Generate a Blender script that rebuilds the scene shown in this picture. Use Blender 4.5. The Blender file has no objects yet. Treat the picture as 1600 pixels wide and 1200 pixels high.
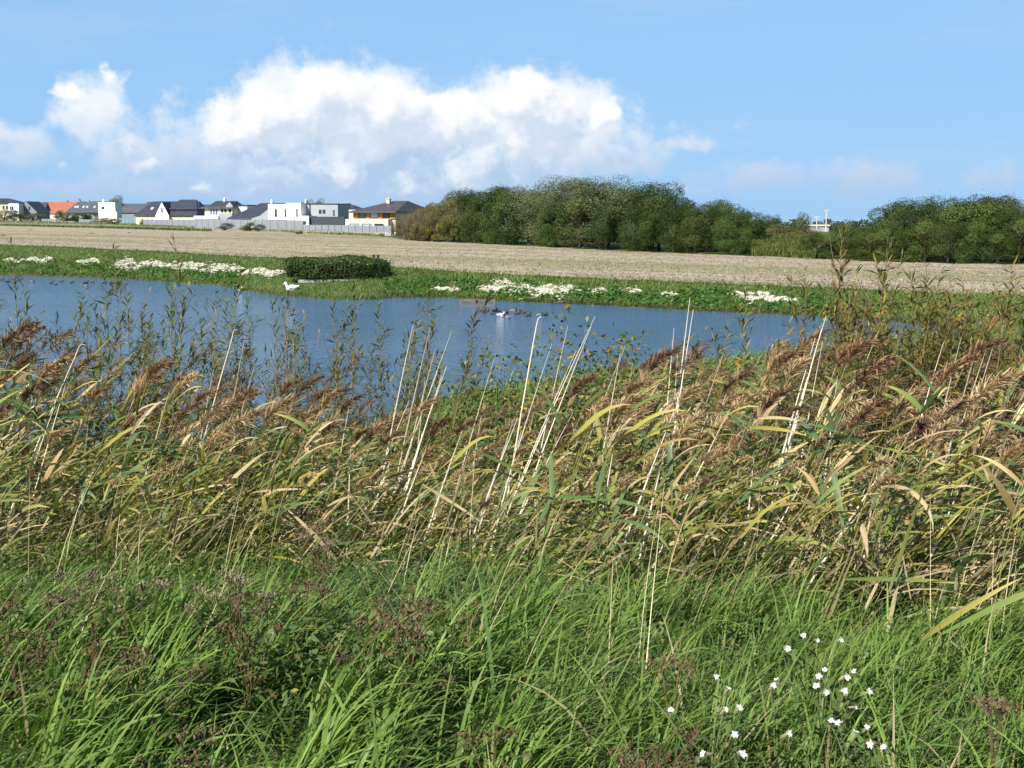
import bpy, math, random
import numpy as np
from mathutils import Vector

rng = np.random.default_rng(11)
random.seed(11)
R = math.radians
SC = bpy.context.scene
COL = SC.collection

# ------------------------------------------------------------------ camera
HC = 3.9                      # eye above the water
FPX, CXP, CYP = 2200.0, 800.0, 600.0
PITCH = math.atan((600 - 332) / FPX)
cam_d = bpy.data.cameras.new('camera')
cam_d.sensor_width = 36.0
cam_d.lens = FPX / 1600 * 36
cam_d.clip_start, cam_d.clip_end = 0.05, 20000
cam = bpy.data.objects.new('camera', cam_d)
COL.objects.link(cam)
cam.location = (0, 0, HC)
cam.rotation_euler = (math.pi / 2 - PITCH, 0, 0)
SC.camera = cam

# ------------------------------------------------------------------ sun, view
SUN_AZ, SUN_EL = R(-146), R(39)       # azimuth from +Y towards +X
sdir = Vector((math.sin(SUN_AZ) * math.cos(SUN_EL), math.cos(SUN_AZ) * math.cos(SUN_EL), math.sin(SUN_EL)))
sl = bpy.data.lights.new('sun', 'SUN')
sl.energy, sl.angle, sl.color = 5.0, R(0.53), (1.0, 0.955, 0.87)
so = bpy.data.objects.new('sun', sl)
COL.objects.link(so)
so.rotation_euler = sdir.to_track_quat('Z', 'Y').to_euler()
so.location = (0, 0, 60)
SC.view_settings.view_transform = 'Standard'
SC.view_settings.look = 'None'
SC.view_settings.exposure = 0.7
SC.view_settings.gamma = 1.0
SC.render.engine = 'CYCLES'
SC.cycles.max_bounces = 6
SC.cycles.diffuse_bounces = 3
SC.cycles.transmission_bounces = 4
SC.cycles.transparent_max_bounces = 4
SC.cycles.caustics_reflective = False
SC.cycles.caustics_refractive = False
SC.cycles.use_denoising = True
SC.cycles.use_adaptive_sampling = True
SC.cycles.adaptive_threshold = 0.02

# ------------------------------------------------------------------ node helpers
class NT:
    def __init__(s, tree):
        s.t = tree; s.n = tree.nodes; s.l = tree.links
    def new(s, typ, **kw):
        nd = s.n.new(typ)
        for k, v in kw.items():
            setattr(nd, k, v)
        return nd
    def put(s, sock, v):
        if hasattr(v, 'links') or isinstance(v, bpy.types.NodeSocket):
            s.l.new(v, sock)
        else:
            sock.default_value = v
    def m(s, op, a, b=None, c=None, clamp=False):
        nd = s.new('ShaderNodeMath', operation=op, use_clamp=clamp)
        s.put(nd.inputs[0], a)
        if b is not None: s.put(nd.inputs[1], b)
        if c is not None: s.put(nd.inputs[2], c)
        return nd.outputs[0]
    def vm(s, op, a, b=None):
        nd = s.new('ShaderNodeVectorMath', operation=op)
        s.put(nd.inputs[0], a)
        if b is not None: s.put(nd.inputs[1], b)
        return nd.outputs['Value'] if op in ('DOT_PRODUCT', 'LENGTH') else nd.outputs['Vector']
    def mix(s, f, a, b, blend='MIX'):
        nd = s.new('ShaderNodeMix', data_type='RGBA', blend_type=blend)
        s.put(nd.inputs[0], f)
        s.put(nd.inputs[6], a if not isinstance(a, tuple) else (a + (1,))[:4])
        s.put(nd.inputs[7], b if not isinstance(b, tuple) else (b + (1,))[:4])
        return nd.outputs[2]
    def noise(s, vec, scale, detail=3, rough=0.55, out='Fac', lac=2.0):
        nd = s.new('ShaderNodeTexNoise')
        if vec is not None: s.l.new(vec, nd.inputs['Vector'])
        nd.inputs['Scale'].default_value = scale
        nd.inputs['Detail'].default_value = detail
        nd.inputs['Roughness'].default_value = rough
        nd.inputs['Lacunarity'].default_value = lac
        return nd.outputs[out]
    def ss(s, v, a, b, lo=0.0, hi=1.0):
        nd = s.new('ShaderNodeMapRange', interpolation_type='SMOOTHSTEP')
        s.put(nd.inputs[0], v)
        for i, q in enumerate((a, b, lo, hi)):
            s.put(nd.inputs[i + 1], q)
        return nd.outputs[0]

# ------------------------------------------------------------------ sky: daylight plus cumulus, placed by direction
W = bpy.data.worlds.new('World')
SC.world = W
W.use_nodes = True
W.node_tree.nodes.clear()
w = NT(W.node_tree)

CLOUDS = [  # u, v, ru, rv, weight : u right, v up, unit = 1/22 rad, 0 = straight ahead on the horizon
    (-2.85, 1.72, 0.95, 0.78, 1.0), (-3.75, 1.45, 0.85, 0.55, .95), (-4.35, 1.18, 0.55, 0.5, .8), (-1.85, 1.55, 0.95, 0.62, 1.0),
    (-0.85, 1.45, 0.9, 0.62, 1.0), (0.15, 1.68, 0.75, 0.6, 1.0), (0.75, 1.5, 0.6, 0.55, .95), (1.3, 1.5, 0.5, 0.34, .8),
    (-2.2, 1.05, 1.6, 0.36, .75), (-3.7, 1.0, 0.8, 0.35, .65), (0.4, 1.05, 1.0, 0.45, .8),
    (-6.6, 1.8, 0.45, 0.38, .62), (-5.98, 2.0, 0.33, 0.32, .72), (-6.3, 1.45, 0.42, 0.32, .52), (-5.8, 0.95, 0.6, 0.42, .42), (-5.5, 0.66, 0.6, 0.2, .6),
    (-7.9, 1.02, 0.3, 0.32, .7), (-7.4, 1.2, 0.36, 0.28, .4), (-7.95, 1.6, 0.3, 0.4, .5), (-7.0, .7, .6, .25, .5),
    (-4.5, .4, 2.5, .13, .5), (-1.0, .42, 2.0, .15, .52), (1.4, .75, .9, .25, .34), (2.3, 1.05, .9, .13, .30), (3.4, .78, .5, .13, .28),
    (5.6, .5, .55, .4, .34), (4.4, .34, .9, .22, .36), (6.7, .45, .4, .2, .45), (3.0, .3, 1.2, .15, .45)]

grp = bpy.data.node_groups.new('cloud_field', 'ShaderNodeTree')
grp.interface.new_socket('P', in_out='INPUT', socket_type='NodeSocketVector')
grp.interface.new_socket('D', in_out='OUTPUT', socket_type='NodeSocketFloat')
g = NT(grp)
gi, go = g.new('NodeGroupInput'), g.new('NodeGroupOutput')
P0 = gi.outputs[0]
wv = g.vm('SUBTRACT', g.noise(P0, 1.6, 3, 0.6, 'Color'), (0.5, 0.5, 0.5))
P1 = g.vm('ADD', P0, g.vm('MULTIPLY', wv, (0.75, 0.55, 0)))
tot = None
for (a, b, ra, rb, wt) in CLOUDS:
    d = g.vm('MULTIPLY', g.vm('SUBTRACT', P1, (a, b, 0)), (1 / ra, 1 / rb, 0))
    q = g.m('MULTIPLY', g.m('EXPONENT', g.m('MULTIPLY', g.vm('DOT_PRODUCT', d, d), -1.0)), wt)
    tot = q if tot is None else g.m('SMOOTH_MAX', tot, q, 0.25)
# the same kind of cumulus goes on all round, low above the horizon
sx = g.new('ShaderNodeSeparateXYZ'); g.l.new(P0, sx.inputs[0])
far = g.ss(g.m('ABSOLUTE', sx.outputs[0]), 8.6, 11.0)
band = g.m('MULTIPLY', g.ss(sx.outputs[1], 0.1, 0.9), g.ss(sx.outputs[1], 3.2, 1.6))
els = g.m('MULTIPLY', g.ss(g.noise(g.vm('MULTIPLY', P1, (0.25, 0.5, 1)), 1.0, 2), 0.45, 0.68), g.m('MULTIPLY', far, band))
tot = g.m('MAXIMUM', tot, els)
vor = g.new('ShaderNodeTexVoronoi', feature='F1')
vor.inputs['Scale'].default_value = 2.2; vor.inputs['Detail'].default_value = 2.0
vor.inputs['Roughness'].default_value = 0.5
g.l.new(P1, vor.inputs['Vector'])
bil = g.m('SUBTRACT', 0.5, vor.outputs['Distance'])
fb = g.m('SUBTRACT', g.noise(P0, 2.2, 7, 0.56), 0.5)
dens = g.m('ADD', g.m('SUBTRACT', tot, 0.27), g.m('ADD', g.m('MULTIPLY', bil, 0.22), g.m('MULTIPLY', fb, 0.85)))
g.l.new(dens, go.inputs[0])

tc = w.new('ShaderNodeTexCoord')
sep = w.new('ShaderNodeSeparateXYZ'); w.l.new(tc.outputs['Generated'], sep.inputs[0])
uu = w.m('MULTIPLY', w.m('ARCTAN2', sep.outputs[0], sep.outputs[1]), 22.0)
vv = w.m('MULTIPLY', w.m('ARCSINE', sep.outputs[2]), 22.0)
cmb = w.new('ShaderNodeCombineXYZ'); w.l.new(uu, cmb.inputs[0]); w.l.new(vv, cmb.inputs[1])
PP = cmb.outputs[0]
def field(vec):
    nd = w.new('ShaderNodeGroup'); nd.node_tree = grp
    w.l.new(vec, nd.inputs[0]); return nd.outputs[0]
d0 = field(PP)
d1 = field(w.vm('ADD', PP, (-0.16, 0.24, 0)))
d2 = field(w.vm('ADD', PP, (-0.35, 0.75, 0)))
alpha = w.ss(d0, 0.06, 0.36)
occ = w.m('ADD', w.m('MULTIPLY', w.m('SUBTRACT', d0, d1), 1.3), w.m('MULTIPLY', w.m('SUBTRACT', 0.38, d2), 0.8))
lit = w.ss(occ, -0.10, 0.80)
sky = w.new('ShaderNodeTexSky', sky_type='NISHITA')
sky.sun_disc = False
sky.sun_elevation = SUN_EL
sky.sun_rotation = SUN_AZ
sky.altitude = 0; sky.air_density = 1.0; sky.dust_density = 0.25; sky.ozone_density = 3.0
low = w.ss(vv, 16.0, 0.0)
skyc = w.mix(w.m('MULTIPLY', low, 0.85), w.mix(1.0, sky.outputs[0], (0.9, 1.0, 1.12), 'MULTIPLY'), (3.35, 6.35, 10.4))
cloud = w.mix(lit, (6.8, 7.8, 9.4), (10.8, 10.9, 11.0))
cir = w.m('MULTIPLY', w.ss(w.noise(w.vm('MULTIPLY', PP, (0.16, 0.9, 1)), 1.0, 4, 0.6), 0.45, 0.85), 0.35)
skyc = w.mix(cir, skyc, (7.0, 8.2, 9.3))
# soft grey-blue cloud bodies below and behind the bright heads
SOFT = [(-1.7, 1.0, 3.2, .78, 1.1), (-2.8, 1.55, 1.5, .7, .9), (.3, 1.4, 1.4, .65, .9), (-6.25, 1.4, .62, .62, .55), (-5.7, .8, .7, .35, .58), (-7.6, .95, .8, .42, .52), (1.5, .85, 1.0, .36, .55), (2.6, 1.0, 1.2, .16, .33),
        (5.5, .5, 1.2, .42, .42), (3.6, .5, 1.6, .3, .38), (-3.5, .4, 5.5, .2, .62), (7.2, .5, 1.0, .25, .36)]
sn = w.vm('ADD', PP, w.vm('MULTIPLY', w.vm('SUBTRACT', w.noise(PP, 1.1, 4, .6, 'Color'), (.5, .5, .5)), (.9, .6, 0)))
st_ = None
for (a_, b_, ra, rb, wt) in SOFT:
    dd = w.vm('MULTIPLY', w.vm('SUBTRACT', sn, (a_, b_, 0)), (1 / ra, 1 / rb, 0))
    q_ = w.m('MULTIPLY', w.m('EXPONENT', w.m('MULTIPLY', w.vm('DOT_PRODUCT', dd, dd), -1.0)), wt)
    st_ = q_ if st_ is None else w.m('MAXIMUM', st_, q_)
ga = w.m('MULTIPLY', w.ss(w.m('ADD', st_, w.m('MULTIPLY', w.m('SUBTRACT', w.noise(PP, 2.4, 6, .62), .5), .65)), .12, .46), .95)
# relief inside the body: the same billows compared with themselves a little towards the sun
def puff(vec):
    return w.m('ADD', w.m('MULTIPLY', w.noise(vec, 1.35, 5, .55), 1.0), w.m('MULTIPLY', w.noise(vec, 3.1, 4, .55), .35))
rel = w.m('SUBTRACT', puff(sn), puff(w.vm('ADD', sn, (-.22, .30, 0))))
gl = w.m('ADD', w.m('MULTIPLY', w.m('MULTIPLY', rel, 2.4), w.ss(st_, .30, .75)), w.m('MULTIPLY', w.m('SUBTRACT', vv, 1.1), .68))
gtone = w.mix(w.ss(gl, -.60, .50), (4.9, 6.6, 9.0), (9.8, 10.2, 10.6))
soft = w.mix(ga, skyc, gtone)
# air close to the horizon veils the lowest cloud
veil = w.m('MULTIPLY', alpha, w.ss(vv, -0.1, 1.2, 0.4, 0.95))
outc = w.mix(veil, soft, cloud)
# the cloud layer is only worked out where cumulus can stand (0 to 9 degrees up)
inb = w.m('MULTIPLY', w.m('GREATER_THAN', sep.outputs[2], 0.0), w.m('LESS_THAN', sep.outputs[2], 0.155))
bg0 = w.new('ShaderNodeBackground'); w.l.new(skyc, bg0.inputs[0]); bg0.inputs[1].default_value = 0.058
bg = w.new('ShaderNodeBackground'); w.l.new(outc, bg.inputs[0]); bg.inputs[1].default_value = 0.058
wm = w.new('ShaderNodeMixShader'); w.l.new(inb, wm.inputs[0]); w.l.new(bg0.outputs[0], wm.inputs[1]); w.l.new(bg.outputs[0], wm.inputs[2])
wo = w.new('ShaderNodeOutputWorld'); w.l.new(wm.outputs[0], wo.inputs[0])
W.cycles.sampling_method = 'MANUAL'
W.cycles.sample_map_resolution = 512

# ------------------------------------------------------------------ generic builders
def lin(c):
    return tuple(((x / 255) / 12.92 if x / 255 <= 0.04045 else ((x / 255 + 0.055) / 1.055) ** 2.4) for x in c)

def tag(o, label=None, cat=None, group=None, kind=None):
    if label: o['label'] = label
    if cat: o['category'] = cat
    if group: o['group'] = group
    if kind: o['kind'] = kind
    return o

def mk_mesh(name, V, F, mats, col=None, smooth=False, midx=None):
    """V (n,3); F array (k,3|4) or list of such arrays."""
    me = bpy.data.meshes.new(name)
    V = np.asarray(V, dtype=np.float32)
    Fs = F if isinstance(F, list) else [F]
    Fs = [np.asarray(f, dtype=np.int32) for f in Fs if len(f)]
    me.vertices.add(len(V))
    me.vertices.foreach_set('co', V.ravel())
    nl = sum(f.size for f in Fs); npoly = sum(len(f) for f in Fs)
    me.loops.add(nl); me.polygons.add(npoly)
    me.loops.foreach_set('vertex_index', np.concatenate([f.ravel() for f in Fs]))
    tot = np.concatenate([np.full(len(f), f.shape[1], dtype=np.int32) for f in Fs])
    st = np.concatenate([[0], np.cumsum(tot)[:-1]]).astype(np.int32)
    me.polygons.foreach_set('loop_start', st)
    try: me.polygons.foreach_set('loop_total', tot)
    except Exception: pass
    me.polygons.foreach_set('use_smooth', np.full(npoly, bool(smooth), dtype=bool))
    if not isinstance(mats, (list, tuple)): mats = [mats]
    for m_ in mats: me.materials.append(m_)
    if midx is not None: me.polygons.foreach_set('material_index', np.asarray(midx, dtype=np.int32))
    if col is not None:
        a = me.color_attributes.new('col', 'FLOAT_COLOR', 'POINT')
        c = np.ones((len(V), 4), dtype=np.float32); c[:, :3] = col
        a.data.foreach_set('color', c.ravel())
    me.update(calc_edges=True)
    me.validate()
    return me

def mk_obj(name, me, parent=None, loc=None):
    o = bpy.data.objects.new(name, me)
    COL.objects.link(o)
    if parent is not None: o.parent = parent
    if loc is not None: o.location = loc
    return o

def empty(name, loc=(0, 0, 0), rz=0.0, sc=1.0):
    o = bpy.data.objects.new(name, None)
    COL.objects.link(o)
    o.location = loc; o.rotation_euler = (0, 0, rz); o.scale = (sc, sc, sc)
    o.empty_display_size = 0.1
    return o

def copy_tree(o, parent=None):
    c = o.copy(); COL.objects.link(c); c.parent = parent
    for ch in o.children: copy_tree(ch, c)
    return c

class Parts:
    """collects vertex / face / colour blocks into one mesh"""
    def __init__(s): s.V = []; s.F = {3: [], 4: []}; s.C = []; s.n = 0
    def add(s, V, F, C=None):
        V = np.asarray(V, dtype=np.float32).reshape(-1, 3)
        F = np.asarray(F, dtype=np.int32)
        s.V.append(V); s.F[F.shape[1]].append(F + s.n)
        C = np.broadcast_to(np.asarray((1, 1, 1) if C is None else C, dtype=np.float32), V.shape)
        s.C.append(C); s.n += len(V)
        return s
    def box(s, x0, x1, y0, y1, z0, z1, C=None):
        V = [(x, y, z) for z in (z0, z1) for y in (y0, y1) for x in (x0, x1)]
        F = [(0, 2, 3, 1), (4, 5, 7, 6), (0, 1, 5, 4), (2, 6, 7, 3), (0, 4, 6, 2), (1, 3, 7, 5)]
        return s.add(V, F, C)
    def tube(s, pts, rad, sides=5, C=None):
        pts = np.asarray(pts, dtype=np.float32); n = len(pts)
        rad = np.broadcast_to(np.asarray(rad, dtype=np.float32), (n,))
        T = np.gradient(pts, axis=0); T /= np.linalg.norm(T, axis=1, keepdims=True) + 1e-9
        ref = np.array([0.0, 1.0, 0.0]) if abs(T[:, 1]).mean() < .8 else np.array([1.0, 0, 0])
        A = np.cross(T, ref); A /= np.linalg.norm(A, axis=1, keepdims=True) + 1e-9
        B = np.cross(T, A)
        ang = np.arange(sides) / sides * 2 * np.pi
        V = pts[:, None] + rad[:, None, None] * (A[:, None] * np.cos(ang)[None, :, None] + B[:, None] * np.sin(ang)[None, :, None])
        i = np.arange(n - 1)[:, None] * sides; j = np.arange(sides)[None]; k = (j + 1) % sides
        F = np.stack([i + j, i + k, i + sides + k, i + sides + j], -1).reshape(-1, 4)
        if C is not None and np.ndim(C) == 2: C = np.repeat(np.asarray(C), sides, axis=0)
        return s.add(V.reshape(-1, 3), F, C)
    def blob(s, c, r, C=None, sub=0, jit=0.0, rg=None):
        V, F = (ICO0 if sub == 0 else ICO1)
        V = V.copy()
        if jit: V = V * (1 + (rg or rng).normal(0, jit, (len(V), 1)))
        return s.add(V * np.asarray(r) + np.asarray(c), F, C)
    def arrays(s):
        return np.concatenate(s.V), [np.concatenate(f) for f in s.F.values() if f], np.concatenate(s.C)
    def mesh(s, name, mats, smooth=False, col=True):
        V, F, C = s.arrays()
        return mk_mesh(name, V, F, mats, C if col else None, smooth)

def _ico():
    t = (1 + 5 ** .5) / 2
    V = np.array([(-1, t, 0), (1, t, 0), (-1, -t, 0), (1, -t, 0), (0, -1, t), (0, 1, t), (0, -1, -t), (0, 1, -t), (t, 0, -1), (t, 0, 1), (-t, 0, -1), (-t, 0, 1)])
    V /= np.linalg.norm(V[0])
    F = np.array([(0, 11, 5), (0, 5, 1), (0, 1, 7), (0, 7, 10), (0, 10, 11), (1, 5, 9), (5, 11, 4), (11, 10, 2), (10, 7, 6), (7, 1, 8), (3, 9, 4), (3, 4, 2), (3, 2, 6), (3, 6, 8), (3, 8, 9), (4, 9, 5), (2, 4, 11), (6, 2, 10), (8, 6, 7), (9, 8, 1)])
    V1 = [tuple(v) for v in V]; F1 = []; cache = {}
    def mid(a, b):
        k = (min(a, b), max(a, b))
        if k not in cache:
            p = (np.array(V1[a]) + np.array(V1[b])); p /= np.linalg.norm(p)
            V1.append(tuple(p)); cache[k] = len(V1) - 1
        return cache[k]
    for a, b, c in F:
        x, y, z = mid(a, b), mid(b, c), mid(c, a)
        F1 += [(a, x, z), (b, y, x), (c, z, y), (x, y, z)]
    return (V, F), (np.array(V1), np.array(F1))
ICO0, ICO1 = _ico()

def ribbons(root, az, L, Wd, lean, bend, S=3, prof='blade', power=1.0, twist=0.0, fold=0.0, rel=None):
    """K curved blades as quad strips. returns V, F, s (position along blade per vertex)."""
    K = len(root)
    root = np.asarray(root, dtype=np.float64)
    bc = lambda v: np.broadcast_to(np.asarray(v, dtype=np.float64), (K,))
    az, L, Wd, lean, bend, twist = map(bc, (az, L, Wd, lean, bend, twist))
    u = np.linspace(0, 1, S + 1)
    um = (u[1:] + u[:-1]) / 2
    th = lean[:, None] + bend[:, None] * um[None] ** power
    st = np.stack([np.sin(th) * np.cos(az)[:, None], np.sin(th) * np.sin(az)[:, None], np.cos(th)], -1) * (L / S)[:, None, None]
    ctr = np.concatenate([np.zeros((K, 1, 3)), np.cumsum(st, 1)], 1) + root[:, None]
    thv = lean[:, None] + bend[:, None] * u[None] ** power
    side0 = np.stack([-np.sin(az), np.cos(az), np.zeros(K)], -1)[:, None]
    nor = np.stack([-np.cos(thv) * np.cos(az)[:, None], -np.cos(thv) * np.sin(az)[:, None], np.sin(thv)], -1)
    tw = (twist[:, None] * (0.3 + 0.7 * u[None]))[..., None]
    side = side0 * np.cos(tw) + nor * np.sin(tw)
    if prof == 'blade': pr = np.clip(np.minimum(0.55 + 2.2 * u, 1.0) * (1 - u ** 2.2), 0.02, 1)
    elif prof == 'leaf': pr = np.clip(np.sin(np.pi * np.clip(u, 0, 1) ** 0.75) ** 0.8, 0.05, 1)
    else: pr = np.clip(1 - 0.8 * u, 0.1, 1)
    hw = (Wd[:, None] / 2 * pr[None])[..., None]
    if fold:
        V = np.stack([ctr - side * hw, ctr - nor * 0 - np.cross(side, np.gradient(ctr, axis=1) / (np.linalg.norm(np.gradient(ctr, axis=1), axis=-1, keepdims=True) + 1e-9)) * hw * fold, ctr + side * hw], 2)
        C = 3
    else:
        V = np.stack([ctr - side * hw, ctr + side * hw], 2); C = 2
    base = (np.arange(K) * (S + 1) * C)[:, None, None]
    j = np.arange(S)[None, :, None] * C; c = np.arange(C - 1)[None, None]
    a = base + j + c
    F = np.stack([a, a + 1, a + C + 1, a + C], -1).reshape(-1, 4)
    sv = np.broadcast_to(u[None, :, None], (K, S + 1, C)).reshape(-1)
    return V.reshape(-1, 3), F, sv

def cards(c, nrm, size, asp=0.55, spin=None, bend=0.15, rg=rng):
    """K rhombic leaves centred at c with normals nrm."""
    K = len(c)
    n = nrm / (np.linalg.norm(nrm, axis=1, keepdims=True) + 1e-9)
    r = rg.normal(size=(K, 3)); a = np.cross(n, r); a /= np.linalg.norm(a, axis=1, keepdims=True) + 1e-9
    b = np.cross(n, a)
    s = np.broadcast_to(np.asarray(size, dtype=float), (K,))[:, None]
    V = np.stack([c - a * s * .5, c + b * s * .5 * asp - n * s * bend * .3, c + a * s * .5 - n * s * bend, c - b * s * .5 * asp - n * s * bend * .3], 1)
    F = np.arange(K * 4).reshape(K, 4)
    return V.reshape(-1, 3), F

def lerp(a, b, t): return np.asarray(a) + (np.asarray(b) - np.asarray(a)) * t

# ------------------------------------------------------------------ materials
def new_mat(name):
    m_ = bpy.data.materials.new(name); m_.use_nodes = True
    m_.node_tree.nodes.clear()
    return m_, NT(m_.node_tree)

def leaf_mat(name, transl=0.3, rough=0.5, spec=0.3, var=0.35, hue=0.04, tint=(1, 1, 1), nscale=0.0):
    m_, t = new_mat(name)
    at = t.new('ShaderNodeAttribute', attribute_name='col')
    oi = t.new('ShaderNodeObjectInfo')
    hs = t.new('ShaderNodeHueSaturation')
    t.l.new(at.outputs['Color'], hs.inputs['Color'])
    t.put(hs.inputs['Hue'], t.m('MULTIPLY_ADD', oi.outputs['Random'], hue, 0.5 - hue / 2))
    t.put(hs.inputs['Value'], t.m('MULTIPLY_ADD', oi.outputs['Random'], var, 1 - var / 2))
    c = t.mix(1.0, hs.outputs[0], tint, 'MULTIPLY')
    if nscale:
        tcx = t.new('ShaderNodeTexCoord')
        c = t.mix(t.ss(t.noise(tcx.outputs['Object'], nscale, 3), 0.3, 0.75, 0.0, 0.55), c, t.mix(1.0, c, (1.45, 1.2, 0.7), 'MULTIPLY'))
    p = t.new('ShaderNodeBsdfPrincipled')
    t.l.new(c, p.inputs['Base Color'])
    p.inputs['Roughness'].default_value = rough
    p.inputs['Specular IOR Level'].default_value = spec
    o = t.new('ShaderNodeOutputMaterial')
    if transl:
        tr = t.new('ShaderNodeBsdfTranslucent')
        t.l.new(t.mix(1.0, c, (1.15, 1.2, 0.7), 'MULTIPLY'), tr.inputs[0])
        mx = t.new('ShaderNodeMixShader'); mx.inputs[0].default_value = transl
        t.l.new(p.outputs[0], mx.inputs[1]); t.l.new(tr.outputs[0], mx.inputs[2])
        t.l.new(mx.outputs[0], o.inputs[0])
    else:
        t.l.new(p.outputs[0], o.inputs[0])
    return m_

def plain(name, c, rough=0.7, spec=0.3, var=0.15, scale=2.0, metal=0.0, bump=0.0, coord='Object'):
    m_, t = new_mat(name)
    tcx = t.new('ShaderNodeTexCoord')
    f = t.noise(tcx.outputs[coord], scale, 4, 0.6)
    cc = t.mix(t.ss(f, 0.25, 0.75), tuple(x * (1 - var) for x in c), tuple(min(1, x * (1 + var)) for x in c))
    p = t.new('ShaderNodeBsdfPrincipled')
    t.l.new(cc, p.inputs['Base Color'])
    p.inputs['Roughness'].default_value = rough
    p.inputs['Specular IOR Level'].default_value = spec
    p.inputs['Metallic'].default_value = metal
    if bump:
        b = t.new('ShaderNodeBump'); b.inputs['Strength'].default_value = bump; b.inputs['Distance'].default_value = 0.05
        t.l.new(t.noise(tcx.outputs[coord], scale * 4, 4, 0.6), b.inputs['Height']); t.l.new(b.outputs[0], p.inputs['Normal'])
    o = t.new('ShaderNodeOutputMaterial'); t.l.new(p.outputs[0], o.inputs[0])
    return m_

def roof_mat(name, c, pitch=0.35):
    m_, t = new_mat(name)
    tcx = t.new('ShaderNodeTexCoord')
    br = t.new('ShaderNodeTexBrick')
    t.l.new(tcx.outputs['Object'], br.inputs['Vector'])
    f = t.noise(tcx.outputs['Object'], 1.2, 4)
    cc = t.mix(t.ss(f, .3, .7), tuple(x * .85 for x in c), tuple(x * 1.15 for x in c))
    wv_ = t.new('ShaderNodeTexWave', wave_type='BANDS', bands_direction='Z')
    t.l.new(tcx.outputs['Object'], wv_.inputs['Vector'])
    wv_.inputs['Scale'].default_value = 1.2; wv_.inputs['Distortion'].default_value = .3
    bp = t.new('ShaderNodeBump'); bp.inputs['Strength'].default_value = .25; bp.inputs['Distance'].default_value = .03
    t.l.new(wv_.outputs['Fac'], bp.inputs['Height'])
    t.n.remove(br)
    p = t.new('ShaderNodeBsdfPrincipled'); t.l.new(cc, p.inputs['Base Color']); t.l.new(bp.outputs[0], p.inputs['Normal'])
    p.inputs['Roughness'].default_value = .55
    o = t.new('ShaderNodeOutputMaterial'); t.l.new(p.outputs[0], o.inputs[0])
    return m_

M = {}
M['grass'] = leaf_mat('grass_blades', .36, .5, .22, 0, 0)
M['reed_leaf'] = leaf_mat('reed_leaf', .36, .45, .3, .45, .03)
M['reed_mass'] = leaf_mat('reed_mass', .36, .5, .25, 0, 0)
M['plume'] = leaf_mat('reed_plume', .35, .8, .1, .45, .02)
M['stalk'] = leaf_mat('dry_stalk', .0, .45, .4, .3, .01)
M['shoot_leaf'] = leaf_mat('shoot_leaf', .3, .5, .3, .5, .05)
M['tree_leaf'] = leaf_mat('tree_leaf', .22, .55, .25, .28, .03)
M['bank_leaf'] = leaf_mat('bank_leaf', .25, .5, .3, 0, 0)
M['herb'] = leaf_mat('herb', .3, .5, .3, .3, .03)
M['seed'] = leaf_mat('seed_head', .0, .9, .1, .3, .02)
M['petal'] = leaf_mat('petal', .3, .6, .2, .05, 0)
M['bird'] = leaf_mat('plumage', .0, .7, .2, .2, 0)
M['bark'] = plain('bark', (.09, .07, .05), .9, .1, .35, 6, bump=.4)
M['chalk'] = plain('chalk', (.60, .555, .45), .95, .1, .16, 3, bump=.3)

# ground -----------------------------------------------------------
def ground_mat():
    m_, t = new_mat('ground_soil_and_turf')
    ge = t.new('ShaderNodeNewGeometry'); P = ge.outputs['Position']
    a = t.noise(P, .35, 5, .6); b = t.noise(P, 3.0, 5, .65)
    c = t.mix(t.ss(a, .35, .65), (.060, .105, .026), (.095, .13, .038))
    c = t.mix(t.ss(b, .42, .75, 0, .7), c, (.10, .085, .045))
    bp = t.new('ShaderNodeBump'); bp.inputs['Strength'].default_value = .6; bp.inputs['Distance'].default_value = .12
    t.l.new(t.noise(P, 5.0, 6, .7), bp.inputs['Height'])
    p = t.new('ShaderNodeBsdfPrincipled'); t.l.new(c, p.inputs['Base Color']); t.l.new(bp.outputs[0], p.inputs['Normal'])
    p.inputs['Roughness'].default_value = .95; p.inputs['Specular IOR Level'].default_value = .1
    o = t.new('ShaderNodeOutputMaterial'); t.l.new(p.outputs[0], o.inputs[0])
    return m_
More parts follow.
